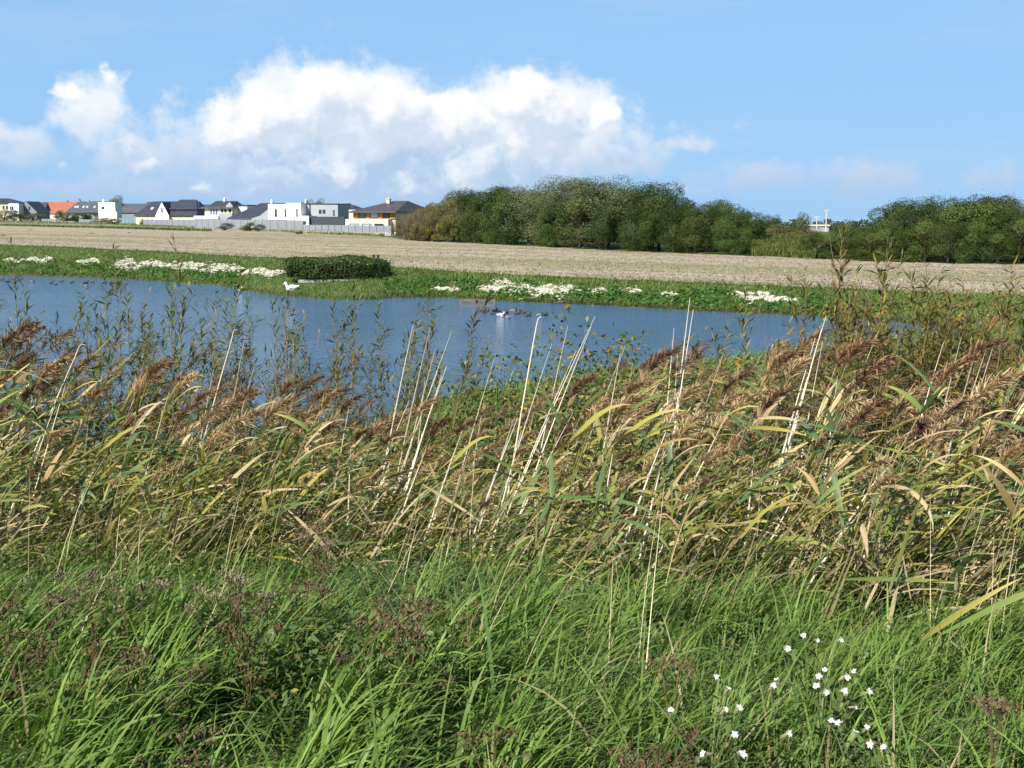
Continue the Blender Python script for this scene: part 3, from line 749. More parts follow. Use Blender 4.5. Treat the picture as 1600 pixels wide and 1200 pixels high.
class House:
    """local units: picture pixels at the house's distance (x right, y away, z up from the ground)"""
    def __init__(s, name, label, px, py, d_=None, rot=-20):
        z = float(zc_px(px)); x, y, _ = G(px, py, z)
        if d_: x, y = T(px, 332) * d_, d_; z = H1(x, y)
        s.k = y / FPX; s.c = math.cos(R(rot)); s.r = empty(name, (x, y, z - .05), R(rot) - math.atan2(x, y)); s.px = px
        s.yb = proj(x, y, z)[1]
        tag(s.r, label, 'house', 'houses across the field')
    def X(s, px): return (px - s.px) * s.k / s.c
    def Z(s, py): return (s.yb - py) * s.k
    def put(s, name, P, mat_, parent=None):
        return mk_obj(name, P.mesh(name, mat_, col=False), parent or s.r)
    def box(s, name, x0, x1, y0, y1, top, bot=None, mat_='white', parent=None):
        P = Parts(); P.box(s.X(x0), s.X(x1), y0, y1, s.Z(bot) if bot else -.6, s.Z(top))
        return s.put(name, P, HM[mat_], parent)
    def win(s, x0, x1, top, bot, y=0.0, glass='glass', fr='dark'):
        a, b, c, d = s.X(x0), s.X(x1), s.Z(bot), s.Z(top); e = min(.09, (b - a) * .16)
        P = Parts()
        P.box(a, a + e, y - .06, y + .02, c, d); P.box(b - e, b, y - .06, y + .02, c, d)
        P.box(a + e, b - e, y - .06, y + .02, c, c + e); P.box(a + e, b - e, y - .06, y + .02, d - e, d)
        o = s.put('window', P, HM[fr])
        P = Parts(); P.box(a + e, b - e, y - .03, y + .015, c + e, d - e); s.put('pane', P, HM[glass], o)
        return o
    def gable_x(s, name, x0, x1, y0, y1, ridge, eave, mat_, hip0=0., hip1=0., lip=.35, yr=None):
        """roof with its ridge along x; hip0/hip1 in pixels pull the ridge ends in"""
        a, b = s.X(x0), s.X(x1); m_ = (y0 + y1) / 2 if yr is None else yr
        h0, h1 = hip0 * s.k / s.c, hip1 * s.k / s.c; e, r_ = s.Z(eave), s.Z(ridge)
        V = [(a, y0 - lip, e), (b, y0 - lip, e), (b, y1 + lip, e), (a, y1 + lip, e), (a + h0, m_, r_), (b - h1, m_, r_)]
        t_ = .18
        V += [(x, y, z - t_) for x, y, z in V[:4]]
        P = Parts(); P.add(V, [(0, 1, 5, 4), (2, 3, 4, 5), (0, 6, 7, 1), (2, 8, 9, 3), (1, 7, 8, 2), (3, 9, 6, 0), (6, 9, 8, 7)]); P.add(V, [(0, 4, 3), (1, 2, 5)])
        return s.put(name, P, HM[mat_])
    def gable_y(s, x0, x1, y0, y1, apex, eave, wall, roof, ax=None, base=None):
        """wing whose gable faces us: gable wall plus roof over it"""
        a, b = s.X(x0), s.X(x1); m_ = (a + b) / 2 if ax is None else s.X(ax); e, r_ = s.Z(eave), s.Z(apex); z0 = s.Z(base) if base else -.6
        P = Parts(); P.add([(a, y0, z0), (b, y0, z0), (b, y0, e), (m_, y0, r_ - .03), (a, y0, e), (a, y1, z0), (b, y1, z0), (b, y1, e), (m_, y1, r_ - .03), (a, y1, e)],
                           [(0, 1, 2, 4), (5, 9, 7, 6), (0, 4, 9, 5), (1, 6, 7, 2)]); P.add([(a, y0, e), (b, y0, e), (m_, y0, r_ - .03), (a, y1, e), (b, y1, e), (m_, y1, r_ - .03)], [(0, 1, 2), (3, 5, 4)])
        s.put('wall', P, HM[wall])
        P = Parts(); o_ = .12; yy0 = y0 + .06
        P.add([(a - o_, yy0, e - o_ * .6), (m_, yy0, r_ + .05), (m_, y1, r_ + .05), (a - o_, y1, e - o_ * .6), (b + o_, yy0, e - o_ * .6), (b + o_, y1, e - o_ * .6),
               (a - o_, yy0, e - o_ * .6 - .15), (m_, yy0, r_ - .1), (m_, y1, r_ - .1), (a - o_, y1, e - o_ * .6 - .15), (b + o_, yy0, e - o_ * .6 - .15), (b + o_, y1, e - o_ * .6 - .15)],
              [(0, 1, 2, 3), (1, 4, 5, 2), (6, 9, 8, 7), (7, 8, 11, 10), (0, 6, 7, 1), (1, 7, 10, 4), (0, 3, 9, 6), (4, 10, 11, 5)])
        return s.put('roof', P, HM[roof])
    def chimney(s, px, top, bot, y, mat_='white', wd=4):
        P = Parts(); a, b = s.X(px - wd / 2), s.X(px + wd / 2); P.box(a, b, y - .3, y + .3, s.Z(bot), s.Z(top)); P.box(a - .06, b + .06, y - .36, y + .36, s.Z(top), s.Z(top) + .1)
        P.tube([((a + b) / 2, y, s.Z(top) + .1), ((a + b) / 2, y, s.Z(top) + .4)], .12, 6)
        s.put('chimney', P, HM[mat_])
    def skylight(s, px, py, yfront, ridge, eave, depth, w_=4, h_=4):
        """roof window lying on the front slope of an x-ridged roof (front eave y=yfront-.35, ridge y=depth/2)"""
        fz = (s.Z(py) - s.Z(eave)) / (s.Z(ridge) - s.Z(eave)); fz2 = fz + h_ * s.k / (s.Z(ridge) - s.Z(eave))
        ya, yb_ = yfront - .35 + fz * (depth / 2 + .35), yfront - .35 + fz2 * (depth / 2 + .35)
        za, zb = s.Z(py), s.Z(py) + h_ * s.k; a, b = s.X(px - w_ / 2), s.X(px + w_ / 2)
        P = Parts(); n_ = .12
        V = [(a, ya, za), (b, ya, za), (b, yb_, zb), (a, yb_, zb)]; V += [(x, y - n_ * .7, z + n_ * .7) for x, y, z in V]
        P.add(V, [(4, 5, 6, 7), (0, 1, 5, 4), (1, 2, 6, 5), (2, 3, 7, 6), (3, 0, 4, 7)])
        s.put('roof_window', P, HM['paleglass'])

h = House('house', 'cream house with dark peaked roof at the far left edge', 8, 345)
h.box('wall', -30, 30, 0, 8, 318.5, None, 'cream'); h.gable_x('roof', -34, 30, 0, 8, 310, 317.5, 'slate', 26, 22)
h.box('annex', 16, 30.5, -1.2, -.05, 318.2, None, 'white')
for a, b in ((5, 8), (10, 13)): h.win(a, b, 321.5, 326.5)
for a, b in ((18, 20), (20.6, 23)): h.win(a, b, 322.5, 328, -1.2)
h = House('house', 'grey gabled house with dark slate roof beside the red-roofed one', 43, 345)
h.gable_y(30, 57, 0, 12, 315, 331, 'midgrey', 'slate', 42); h.win(45.4, 47.6, 323, 328.5); h.box('annex', 26, 33, -.5, 1.5, 331, None, 'midgrey')
h = House('house', 'narrow dark slate roofed house squeezed left of the red roof', 57, 344.5)
h.box('wall', 50, 64, 3, 8, 331, None, 'grey'); h.gable_x('roof', 46, 66, 3, 8, 316, 329, 'slate', 6, 0)
h = House('house', 'long low house with an orange-red tiled roof', 88, 344)
h.box('wall', 61, 110, 0, 9, 333.2, None, 'stone'); h.gable_x('roof', 59, 119, 0, 9, 315.5, 333, 'tile', 3.5, 0)
for a, b in ((70, 74), (92, 96)): h.win(a, b, 334.5, 339)
h.chimney(99, 314, 318, 4.5, 'tile', 3)
h = House('house', 'grey slate roofed house with a row of roof windows', 130, 345.5)
h.box('wall', 107, 156, 0, 9, 333, None, 'grey'); h.gable_x('roof', 103, 157, 0, 9, 314.5, 332, 'slate2', 14, 0)
for a in (116, 119.5, 128, 133.5, 144.5): h.skylight(a, 325, 0, 314.5, 332, 9, 3, 3)
h.chimney(131, 312.5, 317, 4.5, 'grey', 2.5); h.chimney(118, 312, 317, 4.5, 'tile', 2.5)
h = House('house', 'white cube house with two small windows and a low annex', 168, 348)
h.box('wall', 155, 180, 0, 5, 317, None, 'white'); h.box('parapet', 154.7, 180.3, -.1, 5.1, 316.2, 317, 'white'); h.box('annex', 172, 185.5, -1.6, -.05, 331, None, 'white')
h.win(160, 164, 322.8, 326.8); h.win(171, 175, 322.8, 327.2, fr='frame', glass='paleglass'); h.chimney(158, 313, 317, 2.5, 'white', 2.5)
h = House('house', 'plain grey house with a grey monopitch roof right of the white cube', 198, 347)
h.box('wall', 180.5, 214, 3, 9, 331, None, 'midgrey'); h.gable_x('roof', 178, 230, 3, 9, 318, 331.5, 'slate2', 0, 0)
h.gable_x('side_roof', 210, 240, 4, 12, 315, 330, 'slate2', 6, 0)
h = House('house', 'black-roofed house with a pointed white gable', 256, 352)
h.box('wall', 214, 303, 0, 10, 336.5, None, 'cream'); h.gable_x('roof', 211.5, 306, 0, 10, 314.5, 336, 'slate', 17, 6)
h.gable_x('upper_roof', 262, 304, 1.5, 9, 311.8, 326, 'slate', 7, 10)
h.gable_y(246, 266, -.9, 4.6, 316, 336.5, 'white', 'slate', 256); h.win(255, 257, 325, 332, -.9)
for a, b in ((234, 328), (285, 327), (298, 327)): h.skylight(a, b, 0, 314.5, 336, 10, 4, 4)
h = House('house', 'low dark-roofed cream house behind a white column', 309, 352)
h.box('wall', 300, 324, 3, 9, 331, None, 'cream'); h.gable_x('roof', 296, 330, 3, 9, 319.5, 331, 'slate', 0, 0); h.box('column', 299.5, 301.3, 1, 1.4, 328, None, 'white')
h.box('garden_wall', 301, 322, 1, 1.3, 336.5, None, 'cream')
h = House('house', 'cream house with blue balcony doors and a small hipped roof', 342, 354)
h.box('wall', 321, 363, 0, 8, 324.5, None, 'cream'); h.gable_x('lower_roof', 314, 366, -.3, 8.3, 319.5, 324.6, 'slate2', 4, 4); h.gable_x('roof', 325, 363, 1, 7, 314, 322, 'slate', 3, 3)
h.gable_y(353, 363, .2, 3.5, 315.5, 321.5, 'grey', 'slate', 358.5, base=324)
h.box('balcony', 308, 345, -1.4, -.05, 337, 342, 'white')
for a, b in ((329, 333), (333.4, 337), (337.4, 341)): h.win(a, b, 325.5, 336.2, -.02, 'blueglass', 'frame')
for a, b in ((346, 349), (351, 354), (357.5, 361)): h.win(a, b, 326.5, 332)
h.box('lower_wall', 345.3, 365, -1.0, -.04, 333, None, 'grey'); h.chimney(341, 311.5, 316, 4, 'white', 2.5)
h.box('flat_annex', 362, 378, 3, 8, 321.5, None, 'white'); h.box('roof_edge', 361, 379, 2.8, 8.2, 320, 321.5, 'charcoal')
h = House('house', 'grey house under one huge dark sloping roof', 398, 357)
h.box('wall', 362, 424, 0, 9, 341.3, None, 'white'); h.gable_x('roof', 356.5, 426, 0, 9.5, 317, 341, 'slate', 31, 0, yr=7)
for a, b in ((364.5, 363), (369, 371), (377, 383), (390, 395)):
    if b > a: h.win(a, b, 342, 346)
P = Parts(); a = h.X(421.6)
P.add([(h.X(395), -.55, -.6), (a, -.55, -.6), (a, -.55, h.Z(326)), (h.X(408), -.55, h.Z(337)), (h.X(395), -.55, h.Z(341)), (h.X(395), 1.2, -.6), (a, 3.5, -.6), (a, 3.5, h.Z(326)), (h.X(408), 1.8, h.Z(337)), (h.X(395), .3, h.Z(341))],
      [(0, 1, 3, 4), (3, 8, 9, 4), (2, 7, 8, 3), (1, 6, 7, 2)]); P.add([(h.X(408), -.55, h.Z(337)), (a, -.55, -.6), (a, -.55, h.Z(326))], [(0, 1, 2)])
h.put('gable_wall', P, HM['grey']); h.win(395.5, 398, 343.5, 346, -.55); h.chimney(405, 314.5, 318.5, 7, 'white', 3)
h = House('house', 'modern white flat-roofed house with slot windows and grey wing', 455, 360.5)
h.box('wall', 420, 450, 0, 7, 319, 343, 'white'); h.box('upper_block', 449.5, 472, -.5, 7.4, 317.3, 344, 'white'); h.box('ground_floor', 423, 474, .8, 6.5, 343.4, None, 'grey')
for a, b, yy_ in ((430.5, 433.5, 0), (445.5, 448.5, 0), (465, 467, -.5)): h.win(a, b, 326.5, 338.5, yy_)
for a, b in ((431, 436), (437, 448), (459, 468)): h.win(a, b, 343.8, 349, .8)
for a, b in ((423, 429), (450, 456)): h.box('pier', a, b, .2, .75, 343.5, None, 'white')
h.box('grey_wing', 472.2, 520.5, 2, 9, 318.8, None, 'grey'); h.box('wing_parapet', 472, 521, 1.85, 9.1, 318.0, 318.8, 'charcoal'); h.box('wing_joint', 477.3, 478.6, 1.85, 2.0, 319, 338, 'charcoal')
for a, b in ((491.5, 495.3), (497.3, 501.2)): h.win(a, b, 327.5, 333.5, 2)
h.win(513, 515.5, 328, 337, 2, 'blueglass')
h.box('garage', 474.5, 489, -2.2, 1.8, 337, None, 'white'); h.win(478, 485, 344.8, 350, -2.2); h.box('dark_garden_wall', 489.3, 541, -1.6, -1.2, 338.3, None, 'charcoal'); h.chimney(468.5, 314.8, 318, 3, 'cream', 1.6)
h = House('house', 'lilac-blue house with a dark hipped roof between grey wing and beige house', 531, 360)
h.box('wall', 520.8, 542, 4, 10, 328.8, None, 'lilac'); h.gable_x('roof', 519, 545, 4, 10, 320, 328.8, 'slate', 2, 14); h.win(522.5, 528, 334.5, 340, 4); h.box('downpipe', 539.3, 540.3, 3.9, 4.0, 329, None, 'dark')
h = House('house', 'large beige house with wooden upper storey and brown hipped roof', 586, 364.5, rot=-24)
h.box('wall', 552.5, 618, 0, 13, 330.5, 342, 'stone'); h.box('lower_wall', 545.5, 611.5, -1.2, 11, 342, None, 'stone'); h.box('side_wall', 541, 553.4, 1, 7, 327.5, None, 'beige'); h.box('rear_block', 600, 617.6, .1, 12.9, 342.2, None, 'beige')
h.gable_x('roof', 549, 622, 0, 13, 313.5, 330.5, 'brown', 38, 12, lip=.9)
for a, b in ((553, 560.5), (572.5, 578.5), (592, 598), (610, 617.8)): h.box('cladding', a, b, -.1, -.02, 331.5, 341.5, 'wood')
for a, b, q in ((561, 572, 'blueglass'), (579, 591.5, 'paleglass'), (598.5, 609.5, 'glass')): h.win(a, b, 331.8, 341, 0, q)
for a, b, q in ((552.5, 567, 'paleglass'), (571, 586, 'paleglass'), (590.5, 604.5, 'glass')): h.win(a, b, 349, 355.5, -1.2, q)
h.chimney(588, 311.5, 318, 4.5, 'beige', 5)

# fence of panels along the gardens, one part for each panel
HM['panel'] = plain('fence_panel', (.25, .265, .295), .6, .3, .10, 1.0); HM['turq'] = plain('fence_panel_turquoise', (.17, .27, .29), .6, .3, .10, 1.0); HM['fpost'] = plain('fence_post', (.13, .14, .15), .6, .3, .1, 3)
def fence(name, label, a, b, n_, h0, h1, mat_, plinth=0.0):
    pa, pb = np.array(G(a[0], a[1], float(zc_px(a[0])))), np.array(G(b[0], b[1], float(zc_px(b[0]))))
    d_ = pb - pa; L_ = np.linalg.norm(d_[:2]); r_ = empty(name, pa, math.atan2(d_[1], d_[0])); tag(r_, label, 'fence', 'garden fences')
    st = L_ / n_
    for k in range(n_):
        hh = h0 + (h1 - h0) * k / max(1, n_ - 1); zb = d_[2] * k / n_
        P = Parts(); P.box(k * st + .05, (k + 1) * st - .05, -.02, .02, zb + plinth + .04, zb + hh)
        for q in range(1, 6): P.box(k * st + .07, (k + 1) * st - .07, -.03, .03, zb + plinth + (hh - plinth) * q / 6 - .012, zb + plinth + (hh - plinth) * q / 6 + .012)
        mk_obj('panel', P.mesh('panel', HM[mat_], col=False), r_)
        P = Parts(); P.box(k * st - .05, k * st + .05, -.06, .06, zb - .3, zb + hh + .08); mk_obj('post', P.mesh('post', HM['fpost'], col=False), r_)
    if plinth:
        P = Parts(); P.add([(0, -.08, -.4), (L_, -.08, d_[2] - .4), (L_, -.08, d_[2] + plinth), (0, -.08, plinth), (0, .08, -.4), (L_, .08, d_[2] - .4), (L_, .08, d_[2] + plinth), (0, .08, plinth)], [(0, 1, 2, 3), (5, 4, 7, 6), (3, 2, 6, 7)])
        mk_obj('plinth', P.mesh('plinth', M['concrete'], col=False), r_)
fence('garden_fence', 'turquoise panel fence right of the white cube house', (185, 350.5), (219, 351), 6, 1.4, 1.4, 'turq')
fence('garden_fence', 'pale grey panel fence below the pointed white gable', (223, 352), (307, 356), 10, 1.25, 1.45, 'panel', .2)
fence('garden_fence', 'tall grey panel fence before the modern white house', (307, 357), (474, 363.5), 15, 1.6, 1.75, 'panel', .25)
fence('garden_fence', 'lower grey panel fence on a pale plinth before the beige house', (474, 364), (612, 368.5), 13, 1.15, 1.25, 'panel', .35)
fence('garden_fence', 'low dull blue fence before the red-roofed house', (34, 345.5), (150, 347.5), 14, .75, .75, 'panel')

# ------------------------------------------------------------------ trees, shrubs
def crown_mesh(name, seed, wdt, dep, hgt, zb, nclump, nleaf, size, c0, c1, wind=.12, ragged=.25, flat=.0):
    rg = np.random.default_rng(seed)
    k = nclump
    d = rg.normal(size=(k, 3)); d /= np.linalg.norm(d, axis=1, keepdims=True)
    r = rg.uniform(.45, 1.0, k) ** .6
    cen = d * r[:, None] * (wdt * .42, dep * .42, (hgt - zb) * .44)
    cen[:, 2] += zb + (hgt - zb) * .5
    fz = np.clip((cen[:, 2] - zb) / (hgt - zb), 0, 1)
    cen[:, 0] += wind * hgt * fz ** 1.5
    cr = rg.uniform(.10, .19, k) * (wdt + hgt) * .5 * (1 + ragged * rg.normal(size=k) * .5)
    ci = rg.choice(k, nleaf, p=cr ** 2 / (cr ** 2).sum())
    q = rg.normal(size=(nleaf, 3)); q /= np.linalg.norm(q, axis=1, keepdims=True)
    rad = cr[ci] * rg.uniform(.72, 1.12, nleaf) ** 1.0
    pos = cen[ci] + q * rad[:, None] * (1.05, 1.05, .8)
    pos[:, 0] += .25 * cr[ci] * np.clip(q[:, 2], 0, 1)
    up = rg.random(nleaf) < .05
    pos[up] += np.stack([rg.uniform(0, .3, up.sum()), rg.normal(0, .1, up.sum()), rg.uniform(0, .45, up.sum())], -1)
    pos = pos[pos[:, 2] > .03]; ci = ci[:len(pos)] if len(pos) == len(ci) else ci[: len(pos)]
    q = rg.normal(0, .45, pos.shape) + (pos - (0, 0, hgt * .5)) / np.array([wdt, dep, hgt]) * 1.2 + (0, 0, .35)
    V, F = cards(pos, q, size * rg.uniform(.6, 1.3, len(pos)), .6, rg=rg)
    tone = np.clip(rg.random(k)[ci] * .9 + rg.random(len(pos)) * .4 - .15, 0, 1)
    return mk_mesh(name, V, F, M['tree_leaf'], np.repeat(lerp(c0, c1, tone[:, None]), 4, 0))
def trunk_mesh(seed, hgt, spread, r0, wind=.12):
    rg = np.random.default_rng(seed); P = Parts()
    z = np.linspace(-.2, hgt * .62, 6); bx = np.cumsum(rg.normal(0, .05, 6)) + wind * .4 * hgt * (z / hgt).clip(0) ** 1.5
    P.tube(np.stack([bx, np.cumsum(rg.normal(0, .05, 6)), z], -1), np.linspace(r0, r0 * .35, 6), 6)
    for i in range(7):
        k = rg.integers(1, 5); a = rg.uniform(0, 6.28); L_ = spread * rg.uniform(.25, .45)
        s0 = np.array([bx[k], 0, z[k]]); e = s0 + (math.cos(a) * L_, math.sin(a) * L_, hgt * rg.uniform(.12, .28))
        P.tube([s0, (s0 + e) / 2 + (0, 0, .08 * hgt), e], [r0 * .45, r0 * .3, r0 * .12], 5)
    return P.mesh('trunk', M['bark'], col=False)
KINDS = {  # label words, colours, (w, d, h), clumps, leaves, leaf size
    'dark': ((.016, .034, .009), (.080, .115, .024), (5, 4.5, 6), 27, 16000, .115),
    'mid': ((.025, .050, .011), (.115, .155, .032), (4.6, 4.5, 5.2), 25, 15000, .11),
    'silver': ((.040, .060, .022), (.150, .170, .078), (4.2, 4, 6), 34, 14000, .11),
    'olive': ((.085, .080, .022), (.20, .175, .055), (4.5, 4, 4.8), 24, 13000, .11),
    'yellow': ((.085, .095, .015), (.20, .19, .03), (2.2, 2, 2.2), 16, 2500, .15),
    'rust': ((.075, .040, .022), (.14, .085, .035), (3, 2.5, 1.8), 16, 2500, .15)}
PROTO = {}
sd = 100
for k_, (c0, c1, dim, ncl, nl, sz) in KINDS.items():
    PROTO[k_] = []
    for j in range(3):
        sd += 1
        PROTO[k_].append((crown_mesh('crown', sd, *dim, .15, ncl, nl, sz, c0, c1), trunk_mesh(sd, dim[2], dim[0], .16), dim))
def tree(name, kind, px_, Yd, hgt, wid, label, group, cat='tree', lift=0.0):
    cr, tr, dim = PROTO[kind][int(rng.integers(0, 3))]
    x = T(px_, 340) * Yd; z = H1(x, Yd)
    r_ = empty(name, (x, Yd, z - .05 + lift), rng.uniform(-.5, .5)); r_.scale = (wid / dim[0], wid / dim[0], hgt / dim[2])
    mk_obj('crown', cr, r_); mk_obj('trunk', tr, r_)
    tag(r_, label, cat, group)
    return r_
sil = np.array([(640, 340), (660, 322), (680, 306), (720, 299), (760, 294), (800, 291), (850, 283), (900, 279), (930, 281), (960, 284), (985, 291), (1020, 290), (1050, 298), (1062, 318), (1080, 316), (1110, 312), (1135, 313), (1155, 326), (1175, 350), (1190, 372)])
silr = np.array([(1345, 362), (1360, 342), (1380, 328), (1405, 319), (1450, 313), (1500, 311), (1560, 310), (1600, 315), (1680, 320), (1760, 322)])
def edgeY(px_): return float(np.interp(T(px_, 390), *R4))
TL = {'dark': 'dark green tree in the %s wood', 'mid': 'mid green tree in the %s wood', 'silver': 'silvery tree in the %s wood', 'olive': 'olive-brown tree in the %s wood'}
def wood(S, step, kinds, where, g_):
    px_ = S[0, 0] + 6
    while px_ < S[-1, 0] - 4:
        for row, (dy, frac, wf) in enumerate(((1.6, .70, 1.0), (5.5, .97, 1.15), (9.5, 1.0, 1.1))):
            qx = px_ + rng.normal(0, step * .22) + (step * .5 if row == 1 else 0)
            if qx > S[-1, 0]: continue
            top = float(np.interp(qx, S[:, 0], S[:, 1])); Yd = edgeY(qx) + dy + rng.normal(0, .5)
            x = T(qx, 340) * Yd; z0 = H1(x, Yd)
            full = HC + (332 - top) / FPX * Yd * 1.0 - z0 + .3
            hgt = max(1.2, full * (frac * rng.uniform(.92, 1.02) if row != 0 else frac * rng.uniform(.7, 1.15)))
            kd = kinds(qx, row)
            wid = min(6.2, max(2.2, hgt * rng.uniform(.75, .95))) * wf
            seg = int((qx - S[0, 0]) / (S[-1, 0] - S[0, 0]) * 7.99)
            tree('wood_tree', kd, qx, Yd, hgt * 1.03, wid, TL[kd] % where + (', %s row, %s' % (['front', 'middle', 'back'][row], ['left end', 'left part', 'left of its middle', 'just left of its middle', 'just right of its middle', 'right of its middle', 'right part', 'right end'][seg])), g_)
        px_ += step * rng.uniform(.85, 1.15)
def kl(px_, row):
    if px_ < 705: return 'olive'
    if row >= 1 and 800 < px_ < 985 and rng.random() < .72: return 'silver'
    if px_ > 1060: return rng.choice(['mid', 'dark', 'mid'])
    return rng.choice(['dark', 'mid', 'dark'] if row == 0 else ['dark', 'dark', 'mid'])
def kr(px_, row):
    return rng.choice(['mid', 'mid', 'dark', 'olive'], p=[.5, .2, .2, .1])
wood(sil, 34, kl, 'middle', 'trees of the wood behind the field')
wood(silr, 34, kr, 'right-hand', 'trees of the right-hand wood')
tree('shrub', 'yellow', 676, edgeY(676) + .3, 1.9, 1.9, 'small yellow-green shrub at the left foot of the wood', None, 'shrub')
tree('shrub', 'rust', 636, edgeY(636) + .6, 1.15, 2.6, 'low rust-brown shrub under the bare twiggy willow', None, 'shrub')
tree('shrub', 'rust', 664, edgeY(664) + .8, 1.0, 2.2, 'low rust-brown shrub between twiggy willow and yellow shrub', None, 'shrub')
# bare twiggy willow at the left end of the wood
def twig_bush(px_, Yd, hgt, wid, label, ntw=520):
    x = T(px_, 340) * Yd; r_ = empty('twiggy_willow', (x, Yd, H1(x, Yd) - .05)); tag(r_, label, 'shrub')
    b = np.stack([rng.normal(0, wid * .10, ntw), rng.normal(0, wid * .10, ntw), rng.uniform(0, .4, ntw)], -1)
    V, F, s = ribbons(b, rng.uniform(0, 6.3, ntw), hgt * rng.uniform(.6, 1.05, ntw), .045, rng.uniform(.05, .95, ntw), rng.uniform(-.5, .1, ntw), 4)
    c = np.repeat(lerp((.13, .10, .065), (.24, .19, .125), rng.random((ntw, 1))), 10, 0)
    mk_obj('twigs', mk_mesh('twigs', V, F, M['tree_leaf'], c), r_)
    nl = 3500; pos = V.reshape(ntw, 5, 2, 3)[:, 1:].mean(2).reshape(-1, 3)[rng.integers(0, ntw * 4, nl)] + rng.normal(0, .10, (nl, 3))
    V, F = cards(pos, rng.normal(size=(nl, 3)), rng.uniform(.06, .13, nl), .4)
    mk_obj('leaves', mk_mesh('leaves', V, F, M['tree_leaf'], np.repeat(lerp((.13, .105, .055), (.23, .20, .11), rng.random((nl, 1))), 4, 0)), r_)
    P = Parts()
    for k in range(5):
        a = k * 1.3; P.tube([(0, 0, -.2), (math.cos(a) * .2, math.sin(a) * .2, hgt * .25), (math.cos(a) * .6, math.sin(a) * .5, hgt * .5)], [.09, .06, .03], 5)
    mk_obj('trunk', P.mesh('trunk', M['bark'], col=False), r_)
twig_bush(644, edgeY(640) + 1.4, 3.1, 3.4, 'pale brown twiggy willow bush at the left end of the wood')
twig_bush(672, edgeY(668) + 2.4, 3.3, 3.0, 'pale brown twiggy willow bush leaning on the wood')
# the gap between the woods
for (a, top, kd, wf, dy, lb) in [(1206, 322, 'dark', .8, 22, 'round dark tree standing in the gap between the woods'), (1250, 326, 'mid', .55, 26, 'small pointed tree in the gap between the woods'),
                                 (1195, 347, 'olive', 1.5, 12, 'brownish bush left of the gap between the woods'), (1228, 349, 'olive', 1.7, 13, 'yellowish brown bush in the middle of the gap'), (1258, 353, 'olive', 1.4, 12, 'brown bush below the small pointed tree'),
                                 (1275, 360, 'mid', 1.5, 3.0, 'green bush at the field edge right of the gap'), (1302, 355, 'mid', 1.5, 4.0, 'green bush below the distant lamp posts'), (1320, 337, 'mid', .8, 6.5, 'upright green tree left of the right-hand wood'),
                                 (1335, 362, 'dark', 1.5, 3.5, 'dark bush left of the right-hand wood'), (1290, 388, 'mid', 1.8, 1.2, 'low green bush at the field edge between the woods'), (1340, 384, 'mid', 1.8, 1.0, 'low green bush against the right-hand wood')]:
    Yd = edgeY(a) + dy; x = T(a, 340) * Yd; full = HC + (332 - top) / FPX * Yd - H1(x, Yd)
    tree('bush' if wf > 1.2 else 'gap_tree', kd, a, Yd, full * .95, full * wf * .9, lb, 'bushes and trees in the gap', 'bush' if wf > 1.2 else 'tree')
n = 16000; pxs = rng.uniform(1176, 1275, n); Yg = np.array([edgeY(q) for q in np.linspace(1176, 1275, 50)])[((pxs - 1176) / 99 * 49).astype(int)] + rng.uniform(.2, 9, n)
x = (pxs - 800) / FPX * .993 * Yg; gz = height(x, Yg) + np.clip((Yg - np.array([edgeY(q) for q in np.linspace(1176, 1275, 50)])[((pxs - 1176) / 99 * 49).astype(int)]) / 9, 0, 1) * 1.1
V, F, s = ribbons(np.stack([x, Yg, gz], -1), rng.normal(0, 1.2, n), rng.uniform(.2, .6, n), .06, rng.uniform(0, .4, n), rng.uniform(.2, .9, n), 2)
tag(mk_obj('rough_grass', mk_mesh('rough_grass', V, F, M['bank_leaf'], np.repeat(lerp((.075, .10, .02), (.13, .145, .04), rng.random((n, 1))), 6, 0))), 'rough olive-green grass slope in the gap between the woods', 'grass', kind='stuff')
